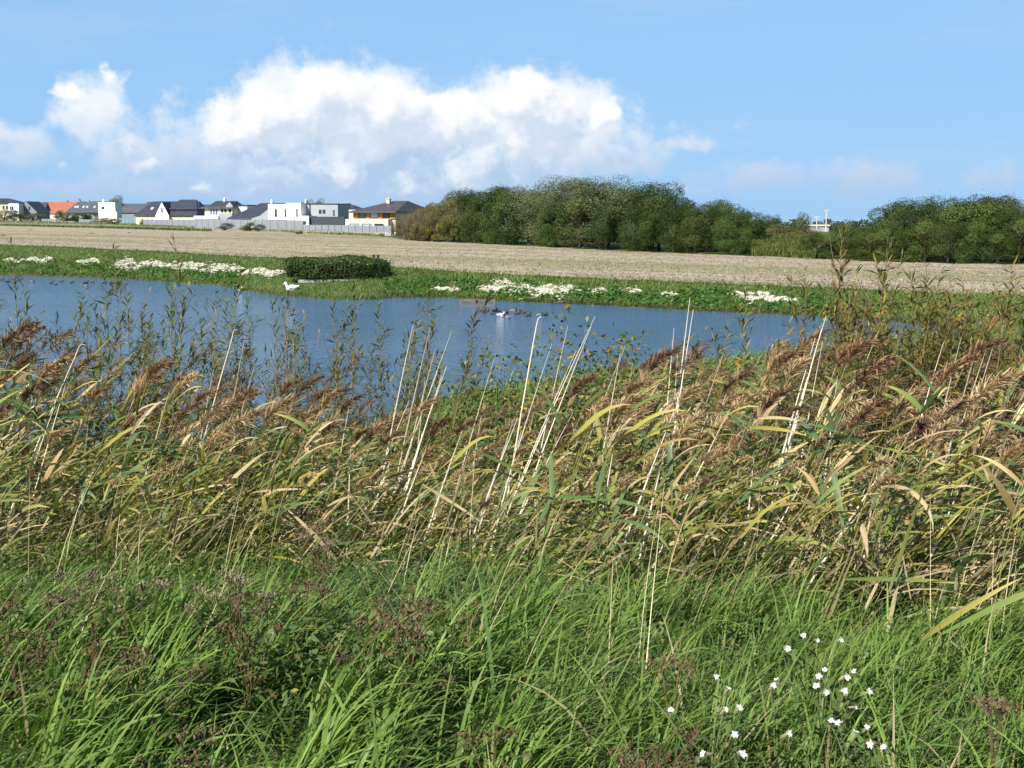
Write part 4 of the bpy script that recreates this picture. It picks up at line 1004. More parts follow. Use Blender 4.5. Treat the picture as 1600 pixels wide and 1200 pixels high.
# trees and hedges among the houses
for (a, base, top, kd, wf, lb, dd) in [(176, 330, 305, 'olive', 1.25, 'thin-crowned tree behind the white cube house', 410), (478, 330, 306.5, 'olive', 1.0, 'bushy tree behind the modern white house', 262), (492, 330, 310, 'olive', 1.0, 'lower tree right behind the modern white house', 266), (536, 330, 317, 'olive', 1.0, 'small tree behind the lilac house', 262)]:
    x = T(a, 330) * dd; full = HC + (332 - top) / FPX * dd - H1(x, dd)
    tree('garden_tree', kd, a, dd, full, full * wf * .62, lb, 'trees among the houses')
for (a, base, top, wpx, kd, lb) in [(6, 346, 324, 34, 'mid', 'large bright bush at the far left edge of the village'), (22, 346, 331, 22, 'mid', 'bush before the cream house at far left'), (50, 346, 331, 30, 'olive', 'bush before the grey gabled house'), (92, 346, 327, 13, 'dark', 'single dark bush before the red roof'),
                                    (104, 347, 331.5, 26, 'mid', 'left part of the tall hedge by the slate-roofed house'), (122, 347, 331, 28, 'dark', 'middle part of the tall hedge by the slate-roofed house'), (142, 347, 330, 28, 'dark', 'right part of the tall hedge by the white cube house'),
                                    (158, 350, 338.5, 26, 'olive', 'grey-green hedge below the white cube house'), (176, 351, 339, 24, 'olive', 'hedge end left of the turquoise fence'), (221, 352, 341, 7, 'dark', 'narrow dark bush between turquoise and grey fences'),
                                    (232, 350, 338.5, 24, 'olive', 'autumn-tinted bush above the fence left of the white gable'), (260, 350, 340, 22, 'mid', 'green bush above the fence under the white gable'), (284, 351, 339.5, 26, 'mid', 'green bush above the fence right of the white gable'), (305, 352, 339, 14, 'dark', 'dark bush above the fence by the white column'),
                                    (340, 353, 340.5, 22, 'dark', 'dark bush behind the fence before the cream house'), (352, 360.5, 346.5, 20, 'dark', 'dark bush before the grey fence, leftmost of three'), (382, 361.5, 350, 14, 'olive', 'pale bush before the grey fence, next to a round green one'), (391, 361.5, 345.5, 13, 'mid', 'round green bush before the grey fence'), (404, 362, 348.5, 15, 'dark', 'dark bush before the grey fence, right of the round green one'),
                                    (500, 362, 349.5, 50, 'mid', 'low clipped hedge before the dark garden wall'), (528, 362, 351, 30, 'mid', 'low clipped hedge left of the beige house'), (466, 366, 361, 12, 'rust', 'low dry weed tuft before the fence plinth')]:
    z = float(zc_px(a)); x, y, _ = G(a, base, z); kk = y / FPX
    cr, tr, dim = PROTO[kd][int(rng.integers(0, 3))]
    r_ = empty('garden_bush', (x, y, z - .05), rng.uniform(-.3, .3)); r_.scale = (1.3 * wpx * kk / dim[0], 2.4 / dim[1], (base - top) * kk / dim[2] * .95)
    mk_obj('crown', cr, r_); mk_obj('trunk', tr, r_); tag(r_, lb, 'bush', 'garden bushes')
# far roof and lamp posts beyond the gap
x, y = T(1283, 340) * 420, 420.0
r_ = empty('far_shed', (x, y, H1(x, y) - 1.0)); tag(r_, 'long low white roofed building far behind the gap', 'building')
zt = HC + (332 - 351.5) / FPX * 420 - H1(x, y) + 1
P = Parts(); P.box(-2.6, 2.4, 0, 8, -3, zt - .3); mk_obj('wall', P.mesh('wall', HM['grey'], col=False), r_)
P = Parts(); P.box(-2.9, 2.7, -.4, 8.4, zt - .3, zt + .1); mk_obj('roof', P.mesh('roof', HM['stone'], col=False), r_)
for a, top, lb in ((1276.5, 339, 'shorter distant lamp post above the gap'), (1291, 329, 'taller distant lamp post above the gap')):
    x = T(a, 340) * 400; zt = HC + (332 - top) / FPX * 400; zg_ = H1(x, 400)
    r_ = empty('lamp_post', (x, 400, zg_)); tag(r_, lb, 'lamp post', 'distant lamp posts')
    P = Parts(); P.tube([(0, 0, -1), (0, 0, zt - zg_)], [.16, .1], 6); mk_obj('pole', P.mesh('pole', HM['frame'], col=False), r_)
    P = Parts(); P.box(-.8, .8, -.15, .15, zt - zg_, zt - zg_ + .12); mk_obj('lamp_head', P.mesh('lamp_head', HM['frame'], col=False), r_)
n = 2600; x = rng.uniform(T(1170, 340) * 430, T(1380, 340) * 430, n); yy_ = 430 + rng.uniform(0, 8, n)
pos = np.stack([x, yy_, HC + (332 - 346 + 2.5 * np.sin(x * .6) + 1.5 * np.sin(x * 1.7)) / FPX * 430 - rng.random(n) * 4.5], -1)
V, F = cards(pos, rng.normal(size=(n, 3)) + (0, -1, .5), .7, .8)
tag(mk_obj('far_treeline', mk_mesh('far_treeline', V, F, M['tree_leaf'], np.repeat(lerp((.03, .05, .03), (.07, .09, .04), rng.random((n, 1))), 4, 0))), 'dark treeline far behind the gap', 'trees', kind='stuff')

# ================================================================== the near bank
GREEN0, GREEN1 = np.array((.066, .130, .023)), np.array((.200, .285, .062))
STRAW0, STRAW1 = np.array((.26, .20, .09)), np.array((.50, .41, .24))

def reed_edge(px_):
    """forward distance at which the reeds begin"""
    return np.interp(px_, [-200, 0, 350, 700, 850, 1000, 1200, 1400, 1600, 1800], [8.0, 8.0, 7.9, 7.8, 7.7, 6.9, 6.7, 6.2, 5.7, 5.4]) + .28 * np.sin(np.asarray(px_) * .021) + .22 * np.sin(np.asarray(px_) * .057 + 1)
def near_pts(n, p0, p1, y0, y1, bias=1.0):
    """roots spread evenly over the ground between two distances, in the directions p0..p1"""
    Yv = np.sqrt(rng.uniform(y0 ** 2, y1 ** 2, n)); px_ = rng.uniform(p0, p1, n)
    x = (px_ - CXP) / FPX * (1.02) * Yv
    return np.stack([x, Yv, height(x, Yv)], -1), px_

# --- grass --------------------------------------------------------------
def patchy(p, k=1.0): return .5 + .5 * np.sin(p[:, 0] * 2.1 * k + 1.3 * np.sin(p[:, 1] * 1.7 * k)) * np.sin(p[:, 1] * 1.9 * k + p[:, 0] * .7)
def grass_block(n, p0, p1, y0, y1, l0, l1, w0, w1, dry=.12, S=4, lush=1.0, sway=.85):
    p, px_ = near_pts(n, p0, p1, y0, y1)
    if l1 < .3:
        kp = rng.random(n) < np.clip(.35 + 1.1 * patchy(p, .8), .3, 1); p, px_ = p[kp], px_[kp]; n = len(p)
    pt = patchy(p)
    # tufts: pull blades together
    cell = .22
    ctr = (np.floor(p[:, :2] / cell) + .5) * cell + .09 * np.sin(np.floor(p[:, :2] / cell) * 12.9)
    pull = rng.random(n) < .5
    p[pull, :2] += (ctr[pull] - p[pull, :2]) * .65
    p[:, 2] = height(p[:, 0], p[:, 1]) - .01
    L = rng.uniform(l0, l1, n) * (.55 + .9 * pt)
    az = rng.normal(-.1, sway, n); back = rng.random(n) < .25; az[back] = rng.uniform(-3.1, 3.1, back.sum())
    V, F, s = ribbons(p, az, L, rng.uniform(w0, w1, n), rng.uniform(.05, 1.0, n), rng.uniform(.3, 2.1, n), S, 'blade', 1.3, rng.normal(0, .6, n))
    t = rng.random((n, 1))
    c = lerp(GREEN0, GREEN1, np.clip(.65 * t + .4 * pt[:, None], 0, 1)) * lush
    cid = np.floor(p[:, :2] / .3); c = c * (.5 + .8 * np.abs(np.sin(cid[:, :1] * 12.9898 + cid[:, 1:] * 78.233) * 43758.5453 % 1.0))
    blue = rng.random(n) < .16; c[blue] = c[blue] * (.9, 1.0, 1.3)
    d = rng.random(n) < dry; c[d] = lerp(STRAW0, STRAW1, rng.random((d.sum(), 1))) * .85
    k = (S + 1) * 2
    c = np.repeat(c, k, 0)
    tipmix = (np.clip(s - .75, 0, 1) * 1.2 * np.repeat(rng.random(n) < .3, k))[:, None]
    c = c * (1 - tipmix) + np.array((.30, .24, .10)) * tipmix
    return V, F, c
def tuft_block(nt, p0, p1, y0, y1, per, l0, l1, w0, w1):
    c0, px_ = near_pts(nt, p0, p1, y0, y1); n = nt * per; p = np.repeat(c0, per, 0); p[:, :2] += rng.normal(0, .035, (n, 2)); p[:, 2] = height(p[:, 0], p[:, 1]) - .01
    az = np.repeat(rng.normal(-.05, .5, nt), per) + rng.normal(0, .6, n); tn = np.repeat(rng.random(nt), per)
    V, F, s = ribbons(p, az, np.repeat(rng.uniform(.8, 1.15, nt), per) * rng.uniform(l0, l1, n), rng.uniform(w0, w1, n), np.abs(rng.normal(.15, .25, n)), rng.uniform(.6, 2.1, n), 7, 'blade', 1.5, rng.normal(0, .5, n))
    c = lerp(GREEN0 * 1.05, GREEN1 * 1.1, np.clip(.5 * tn + .6 * rng.random(n), 0, 1)[:, None])
    return V, F, np.repeat(c, 16, 0)
def join(blocks, name, mat_, label, cat):
    V = np.concatenate([b[0] for b in blocks]); off = np.cumsum([0] + [len(b[0]) for b in blocks[:-1]])
    F = np.concatenate([b[1] + o_ for b, o_ in zip(blocks, off)]); C = np.concatenate([b[2] for b in blocks])
    return tag(mk_obj(name, mk_mesh(name, V, F, mat_, C)), label, cat, kind='stuff')
join([tuft_block(75, -120, 820, 3.1, 5.6, 42, .22, .46, .008, .018), tuft_block(60, 780, 1720, 3.2, 6.0, 34, .18, .36, .005, .010), tuft_block(120, -120, 1720, 5.4, 9.4, 30, .2, .45, .006, .010),
      grass_block(46000, -150, 1750, 2.9, 9.2, .07, .22, .004, .008, .15, 4, 1.0, 1.4),
      grass_block(9000, -150, 1750, 2.9, 8.4, .14, .32, .005, .010, .07, 5, 1.0, 1.0),
      grass_block(1500, -150, 800, 3.0, 5.2, .25, .46, .008, .014, .02, 6, 1.12),
      grass_block(700, 800, 1750, 3.0, 5.4, .2, .40, .006, .011, .06, 6, 1.05)],
     'grass', M['grass'], 'long lush green grass in the foreground', 'grass')
join([grass_block(15000, -200, 1800, 8.0, 14.0, .15, .42, .006, .012, .28, 3),
      grass_block(22000, -200, 1900, 13.0, 26.0, .2, .55, .012, .022, .14, 3, 1.05),
      grass_block(26000, 560, 1900, 20.0, 44.0, .2, .5, .02, .04, .06, 3, 1.1)],
     'bank_meadow', M['grass'], 'rough grass on the near bank between reeds and water', 'grass')

# --- small broad-leaved weeds among the grass ------------------------------
p, px_ = near_pts(6000, -150, 1750, 3.0, 8.5); n = len(p)
pt = patchy(p, 1.7); keep = rng.random(n) < np.clip(pt * 1.4 - .15, .08, 1); p = p[keep]; n = len(p)
p[:, 2] += rng.uniform(.02, .2, n)
nn = rng.normal(0, .6, (n, 3)) + (-.2, -.2, .9)
V, F = cards(p, nn, rng.uniform(.012, .03, n), .62)
cc = lerp((.045, .10, .02), (.13, .20, .045), rng.random((n, 1)))
yl = rng.random(n) < .08; cc[yl] = (.26, .22, .05)
tag(mk_obj('small_weeds', mk_mesh('small_weeds', V, F, M['herb'], np.repeat(cc, 4, 0))), 'small leafy weeds growing through the foreground grass', 'plants', kind='stuff')

# weeds with small ovate leaves, in clumps
def weed_block(nc, p0, p1, y0, y1, per, hgt, l0, l1, c0, c1):
    cc0, _ = near_pts(nc, p0, p1, y0, y1); n = nc * per; hr = np.repeat(rng.uniform(.6, 1.2, nc) * hgt, per)
    d = rng.normal(size=(n, 3)); d /= np.linalg.norm(d, axis=1, keepdims=True); d[:, 2] = abs(d[:, 2])
    p = np.repeat(cc0, per, 0) + d * hr[:, None] * rng.uniform(.5, 1, (n, 1))
    V, F, s = ribbons(p, np.arctan2(d[:, 1], d[:, 0]) + rng.normal(0, .7, n), rng.uniform(l0, l1, n), rng.uniform(l0, l1, n) * .42, rng.uniform(.4, 1.3, n), rng.uniform(.1, .9, n), 3, 'leaf', 1, rng.normal(0, .5, n))
    tn = np.clip(np.repeat(rng.random(nc), per) * .6 + rng.random(n) * .5, 0, 1)[:, None]
    return V, F, np.repeat(lerp(c0, c1, tn), 8, 0)
join([weed_block(260, -120, 1720, 3.2, 8.6, 46, .2, .02, .05, (.055, .105, .022), (.14, .20, .05)), weed_block(75, 540, 740, 4.9, 6.8, 80, .28, .015, .035, (.035, .075, .020), (.085, .14, .035)),
      weed_block(70, -60, 560, 4.8, 7.4, 60, .22, .02, .045, (.045, .08, .02), (.12, .15, .035))], 'leafy_weeds', M['herb'], 'clumps of small-leaved green weeds in the foreground grass', 'plants')

# --- dry thin grass stems -----------------------------------------------
n = 320; p, px_ = near_pts(n, -100, 1700, 4.2, 8.6)
V, F, s = ribbons(p, rng.normal(0, .9, n), rng.uniform(.35, .85, n), rng.uniform(.003, .005, n), rng.uniform(.1, .6, n), rng.uniform(.1, .9, n), 5, 'x')
tag(mk_obj('dry_grass_stems', mk_mesh('dry_grass_stems', V, F, M['stalk'], np.repeat(lerp(STRAW0, STRAW1, rng.random((n, 1))), 12, 0))), 'thin dry straw-coloured grass stems among the green grass', 'grass', kind='stuff')

# --- reeds ----------------------------------------------------------------
LEAFCOL = [((.115, .155, .040), (.185, .215, .055), (.42, .33, .11)), ((.085, .145, .055), (.125, .185, .070), (.24, .24, .07)), ((.22, .215, .050), (.33, .285, .070), (.55, .43, .19)), ((.40, .31, .16), (.52, .41, .23), (.60, .49, .30)), ((.30, .20, .09), (.42, .30, .15), (.52, .39, .22))]
LEAFCOL = [tuple(tuple(min(.62, x * 1.15) for x in q) for q in row) for row in LEAFCOL]
def leaf_cols(k, s):
    a, b, c = (np.array(q) for q in LEAFCOL[k])
    s = np.asarray(s)[:, None]
    return np.where(s < .6, a + (b - a) * s / .6, b + (c - b) * (s - .6) / .4)
def plume_arrays(rg, L, nb, wide=1.0, tone=0):
    P = Parts()
    ax_n = 6; th = np.linspace(.55, 1.35, ax_n); seg = L / (ax_n - 1)
    pts = np.concatenate([[(0, 0, 0)], np.cumsum(np.stack([np.sin(th[:-1]), 0 * th[:-1], np.cos(th[:-1])], -1) * seg, 0)])
    P.tube(pts, np.linspace(.0028, .001, ax_n), 3, (.25, .18, .08))
    f = rg.uniform(0, .97, nb) ** .85 * (ax_n - 1); i = f.astype(int); fr = (f - i)[:, None]
    root = pts[i] + (pts[i + 1] - pts[i]) * fr
    az = rg.normal(0, .95, nb); ln = L * (.52 - .28 * f / (ax_n - 1)) * rg.uniform(.55, 1.15, nb) * wide
    V, F, s = ribbons(root, az, ln, rg.uniform(.005, .010, nb), th[i] + rg.normal(-.1, .35, nb), rg.uniform(.35, 1.1, nb), 3, 'leaf', 1.0, rg.normal(0, .8, nb))
    c0, c1 = [((.17, .10, .055), (.46, .30, .17)), ((.25, .17, .09), (.60, .44, .27)), ((.12, .07, .045), (.34, .21, .13))][tone]
    c = lerp(c0, c1, rg.random((nb, 1)) ** 1.3); c = np.repeat(c, 8, 0) * (.8 + .45 * s[:, None])
    P.add(V, F, c)
    return P
def stem_curve(rg, Hh, lean, bow, n_=8):
    u = np.linspace(0, 1, n_); th = lean + bow * u ** 1.5
    st = np.stack([np.sin(th[:-1]), 0 * th[:-1], np.cos(th[:-1])], -1) * Hh / (n_ - 1)
    return np.concatenate([[(0, 0, 0)], np.cumsum(st, 0)]), th
class ReedVariant: pass
VARS = []
for i in range(18):
    rg = np.random.default_rng(500 + i); v = ReedVariant()
    Hh = rg.uniform(1.25, 1.65); lean = rg.uniform(.05, .48); bow = rg.uniform(.05, .55)
    pts, th = stem_curve(rg, Hh, lean, bow)
    P = Parts(); v.stemcol = [(.16, .17, .055), (.12, .15, .045), (.28, .23, .11)][i % 3]
    P.tube(pts - (0, 0, .08), np.linspace(.0048, .0024, len(pts)), 5, v.stemcol); v.stem = P
    v.leaves = []
    nl = rg.integers(8, 12)
    dom = [0, 0, 1, 2, 0, 1][i % 6]
    for k in range(nl):
        f = rg.uniform(.18, .97) * 7; j = int(f); root = (pts[j] + (pts[min(j + 1, 7)] - pts[j]) * (f - j)) - (0, 0, .08)
        kk = dom if rg.random() < .55 else int(rg.choice([0, 1, 2, 3, 4], p=[.25, .2, .2, .22, .13]))
        az = rg.normal(0, .85) if rg.random() < .75 else rg.uniform(-3.1, 3.1)
        Ll = rg.uniform(.28, .58)
        V, F, s = ribbons([root], [az], [Ll], [rg.uniform(.025, .048)], [rg.uniform(.5, 1.5)], [rg.uniform(.1, 1.1)], 6, 'blade', rg.uniform(.8, 2.2), [rg.normal(0, .7)], fold=.28)
        Q = Parts(); Q.add(V, F, leaf_cols(kk, s)); v.leaves.append(Q)
    v.plume = None; v.tip = pts[-1] - (0, 0, .08); v.dom = dom
    if i % 9 != 4:
        v.plume = plume_arrays(rg, rg.uniform(.22, .33), 210, rg.uniform(.75, 1.05), [0, 1, 1, 2][int(rg.integers(0, 4))]); v.plth = th[-1]
        v.light = plume_arrays(rg, rg.uniform(.22, .33), 75, 1.0, int(rg.integers(0, 3)))
        for b_ in v.light.V[1:]: pass
    VARS.append(v)
# shared mesh data
for v in VARS:
    v.m_stem = v.stem.mesh('stem', M['stalk'], smooth=True)
    v.m_leaves = [q.mesh('leaf', M['reed_leaf'], smooth=True) for q in v.leaves]
    v.m_plume = v.plume.mesh('plume', M['plume']) if v.plume else None
    parts = [v.stem] + v.leaves
    V = np.concatenate([q.arrays()[0] for q in parts]); C = np.concatenate([q.arrays()[2] for q in parts]); F = []; o_ = 0
    for q in parts:
        a_ = q.arrays(); F.append(a_[1][0] + o_); o_ += len(a_[0])
    if v.plume:
        a_ = v.light.arrays(); F.append(a_[1][0] + o_); V = np.concatenate([V, a_[0] + v.tip]); C = np.concatenate([C, a_[2]])
    v.all = (V.astype(np.float32), np.concatenate(F), C)
RL = {0: 'green-leaved reed leaning right with a brown feathery plume', 1: 'bluish green reed leaning right with a brown feathery plume', 2: 'yellowing reed leaning right with a brown feathery plume'}
RN = {0: 'green-leaved reed leaning right without a plume', 1: 'bluish green reed leaning right without a plume', 2: 'yellowing reed leaning right without a plume'}
def region(px_):
    return ['at the left edge', 'towards the left edge', 'left of the withered plants', 'behind the withered plants', 'near the central white stalks', 'in the middle of the bank', 'right of the middle', 'left of the flower patch', 'behind the flower patch', 'towards the right edge', 'at the right edge'][int(np.clip((px_ + 20) / 150, 0, 10))]
def place_reed(x, Yd, var, rz, sc):
    v = VARS[var]
    r_ = empty('reed', (x, Yd, H1(x, Yd) - .03), rz, sc)
    mk_obj('stem', v.m_stem, r_)
    for m_ in v.m_leaves: mk_obj('leaf', m_, r_)
    if v.m_plume: mk_obj('plume', v.m_plume, r_, v.tip).scale = (1.05, 1.05, 1.05)
    col_ = ['green', 'bluish green', 'yellowing'][v.dom]; big_ = 'tall' if sc > .85 else 'medium' if sc > .62 else 'short'; pq = proj(x + .4, Yd, 2.2)[0]
    dr = Yd - float(reed_edge(pq)); row_ = 'front row' if dr < .6 else 'second row' if dr < 1.3 else 'back row'
    tag(r_, '%s %s reed %s, %s, %s' % (big_, col_, 'with brown plume' if v.m_plume else 'without plume', row_, region(pq)), 'reed', 'reeds along the near bank')
# height of the reed tops along the picture
def reed_scale(px_, Yd):
    yt = np.interp(px_, [-100, 0, 60, 150, 300, 420, 600, 700, 800, 900, 1000, 1100, 1200, 1300, 1400, 1500, 1600, 1750], [540, 540, 550, 595, 590, 615, 645, 660, 640, 620, 575, 590, 562, 590, 562, 580, 565, 560])
    _, y_, dz_ = ray(px_, yt); return (HC + dz_ / y_ * Yd - H1((px_ - CXP) / FPX * Yd, Yd)) / 1.36
N = 760
pxr = np.concatenate([rng.uniform(-130, 1730, N)]); dep_ = rng.uniform(0, 1, N) ** 1.15 * 4.6
Yr = reed_edge(pxr) + dep_
lean_off = .40                                    # a leaning reed stands left of where its top shows
xr = (pxr - CXP) / FPX * 1.01 * Yr - lean_off
Nb = 560; pb_ = rng.uniform(760, 1760, Nb); Yb_ = reed_edge(pb_) + rng.uniform(4.2, 9.5, Nb)
pxr = np.concatenate([pxr, pb_]); Yr = np.concatenate([Yr, Yb_]); dep_ = np.concatenate([dep_, np.full(Nb, 9.0)]); N += Nb
xr = (pxr - CXP) / FPX * 1.01 * Yr - lean_off
thin = (pxr > 560) & (pxr < 900) & (rng.random(N) < .35)
sel = np.where(~thin)[0]; order = sel[np.argsort(dep_[sel])]
massV, massF, massC = [], [], []; mo = 0
for q, k in enumerate(order):
    var = int(rng.integers(0, 18)); rz = rng.normal(0, .38); sc = float(reed_scale(pxr[k], Yr[k])) * (rng.uniform(.4, 1.0) if Yr[k] - reed_edge(pxr[k]) < 3 else rng.uniform(.65, 1.06))
    if q < 300:
        place_reed(float(xr[k]), float(Yr[k]), var, rz, sc)
    else:
        V, F, C = VARS[var].all; ca, sa = math.cos(rz), math.sin(rz)
        V = V * sc; V = np.stack([V[:, 0] * ca - V[:, 1] * sa, V[:, 0] * sa + V[:, 1] * ca, V[:, 2]], -1) + (xr[k], Yr[k], H1(xr[k], Yr[k]) - .03)
        massV.append(V); massF.append(F + mo); massC.append(C * rng.uniform(.75, 1.2)); mo += len(V)
tag(mk_obj('reed_bed', mk_mesh('reed_bed', np.concatenate(massV), np.concatenate(massF), M['reed_mass'], np.concatenate(massC))), 'dense mass of reeds further back on the near bank', 'reeds', kind='stuff')
# broad leaves of shorter shoots filling the bed
n = 3800; pxs = rng.uniform(-150, 1750, n); Yl = reed_edge(pxs) + rng.uniform(-.15, 4.2, n); x = (pxs - CXP) / FPX * 1.01 * Yl
top_ = np.array([reed_scale(a_, b_) for a_, b_ in zip(pxs, Yl)]) * 1.0
p = np.stack([x, Yl, height(x, Yl) + rng.uniform(.03, .62, n) * top_], -1)
V, F, sv_ = ribbons(p, rng.normal(-.15, .8, n), rng.uniform(.22, .5, n), rng.uniform(.016, .038, n), rng.uniform(.5, 1.5, n), rng.uniform(.1, 1.1, n), 5, 'blade', 1.4, rng.normal(.2, .8, n))
kq = rng.choice(5, n, p=[.34, .2, .22, .16, .08]); c = np.zeros((n * 12, 3)); kk_ = np.repeat(kq, 12)
for j in range(5): c[kk_ == j] = leaf_cols(j, sv_[kk_ == j])
c *= np.repeat(rng.uniform(.8, 1.2, (n, 1)), 12, 0)
tag(mk_obj('reed_undergrowth', mk_mesh('reed_undergrowth', V, F, M['reed_mass'], c)), 'broad yellow-green leaves of short reeds filling the bed', 'reeds', kind='stuff')
# fallen straw and old leaves in the reed bed
n = 6500; pxs = rng.uniform(-150, 1750, n); Yl = reed_edge(pxs) + rng.uniform(-.5, 4.8, n); x = (pxs - CXP) / FPX * 1.01 * Yl
p = np.stack([x, Yl, height(x, Yl) + rng.uniform(0, .45, n) ** 1.5], -1)
V, F, s = ribbons(p, rng.normal(0, 1.0, n), rng.uniform(.2, .6, n), rng.uniform(.006, .018, n), rng.uniform(.5, 1.5, n), rng.uniform(0, .7, n), 4, 'blade', 1.2, rng.normal(0, .8, n))
c = lerp(STRAW0 * .8, STRAW1, rng.random((n, 1))); gq = rng.random(n) < .35; c[gq] = lerp((.07, .10, .025), (.15, .16, .04), rng.random((gq.sum(), 1)))
tag(mk_obj('reed_litter', mk_mesh('reed_litter', V, F, M['reed_mass'], np.repeat(c, 10, 0))), 'fallen straw and old leaves at the foot of the reeds', 'plants', kind='stuff')

# --- pale dead stalks ------------------------------------------------------
def stalk(px_, py_, slope, Yd, r0=.0062, hook=0.0, label=None, grp_='pale dead reed stalks'):
    x, y, dz = ray(px_, py_); k = Yd / y; tx, tz = x * k, HC + dz * k
    zg_ = H1(tx, Yd); hh = tz - zg_
    if hh < .3: return
    bx = tx - slope * hh
    n_ = 7; u = np.linspace(0, 1, n_); r0 *= 1.35
    pts = np.stack([(tx - bx) * (u + .10 * (u ** 2 - u)), .02 * np.sin(u * 3 + px_), hh * u - .05], -1)
    if hook:
        e = pts[-1]; pts = np.concatenate([pts, [e + (.03 * hook, 0, .04), e + (.07 * hook, 0, .06), e + (.12 * hook, 0, .055)]])
    rr = np.interp(np.linspace(0, 1, len(pts)), [0, .5, 1], [r0, r0 * .68, r0 * .16])
    P = Parts(); c0 = lerp((.46, .39, .26), (.72, .66, .53), rng.random())
    P.tube(pts, rr, 5, c0)
    for f in np.arange(.15, .8, .17):
        q = pts[0] + (pts[6] - pts[0]) * f; j = f * 6; jj = int(j); q = pts[jj] + (pts[jj + 1] - pts[jj]) * (j - jj)
        d = (pts[jj + 1] - pts[jj]); d /= np.linalg.norm(d)
        P.tube([q - d * .008, q + d * .008], r0 * 1.15, 5, tuple(np.array(c0) * .55))
    o = mk_obj('dead_stalk', P.mesh('dead_stalk', M['stalk'], smooth=True), None, (bx, Yd, zg_))
    tag(o, label or ('%s pale dead stalk %s, %s' % ('thick' if r0 > .009 else 'thin', 'rising above the reeds' if py_ < 600 else 'low among the reeds', region(px_))), 'stalk', grp_)
for a in [(645, 497, .20, 9.2, .0065, 0), (672, 500, .22, 9.4, .007, 0), (680, 535, .25, 9.6, .006, 0), (706, 505, .34, 9.5, .006, 0), (664, 578, .1, 9.3, .005, 0), (684, 568, .35, 9.4, .006, 0), (690, 575, .3, 9.0, .007, 0), (698, 560, .33, 9.1, .007, 0),
          (775, 540, .28, 9.3, .006, 0), (838, 497, .16, 8.8, .0055, .3), (887, 497, .2, 9.0, .005, 0), (924, 497, .36, 8.8, .006, 0), (930, 482, .42, 9.0, .005, 0), (862, 525, .3, 8.7, .005, 0), (977, 528, .36, 8.9, .0055, 0), (969, 537, .15, 7.8, .0068, 0), (900, 535, .4, 8.6, .005, 0),
          (1079, 452, .10, 8.5, .0075, 0), (1083, 470, .13, 8.4, .0075, 0), (1054, 500, .07, 8.6, .006, 0), (1060, 535, .05, 8.6, .006, 0), (1133, 530, .3, 8.8, .005, 0), (1150, 567, .35, 8.5, .005, 0), (1290, 480, .25, 8.2, .008, 0), (1283, 500, .22, 8.0, .008, 0), (1275, 515, .24, 8.1, .008, 0), (1287, 520, .15, 8.4, .006, 0),
          (1372, 505, .35, 9.0, .005, 0), (1476, 522, .24, 8.6, .006, 0), (1502, 515, .18, 9.0, .005, 0), (1529, 516, .22, 8.6, .006, 0), (1543, 530, .28, 8.4, .006, 0), (1555, 518, .26, 8.3, .006, 0), (1516, 560, .2, 8.2, .006, 0), (1604, 590, .5, 7.4, .006, 0), (1598, 640, .4, 7.2, .006, 0), (1308, 573, .08, 7.8, .006, 0),
          (1178, 700, .08, 6.9, .007, 0), (1038, 690, .2, 7.3, .007, 0), (1255, 740, .5, 6.6, .006, 0), (548, 690, .05, 8.0, .0068, 0), (665, 690, .36, 8.1, .007, 0), (722, 660, .33, 8.0, .007, 0), (800, 650, .3, 8.2, .007, 0), (815, 660, .25, 8.1, .006, 0), (958, 690, .15, 7.4, .007, 0), (1392, 700, .6, 6.6, .007, 0),
          (362, 517, .28, 9.4, .005, .25), (384, 510, .2, 9.6, .0045, 0), (398, 560, .28, 9.3, .006, 0), (120, 540, .45, 9.2, .005, .5), (105, 575, .3, 9.0, .006, 0), (92, 600, .35, 9.0, .006, 0), (334, 565, .2, 9.2, .005, 0), (264, 600, .3, 8.9, .006, 0), (30, 610, .3, 9.0, .006, 0), (440, 690, .5, 8.6, .005, 0), (500, 600, .55, 9.0, .005, 0)]:
    stalk(*a)
for k in range(60):
    a = rng.uniform(-30, 1640); stalk(a, rng.uniform(610, 800), abs(rng.normal(.32, .14)), float(reed_edge(a)) + rng.uniform(.2, 3.0), rng.uniform(.004, .0068))

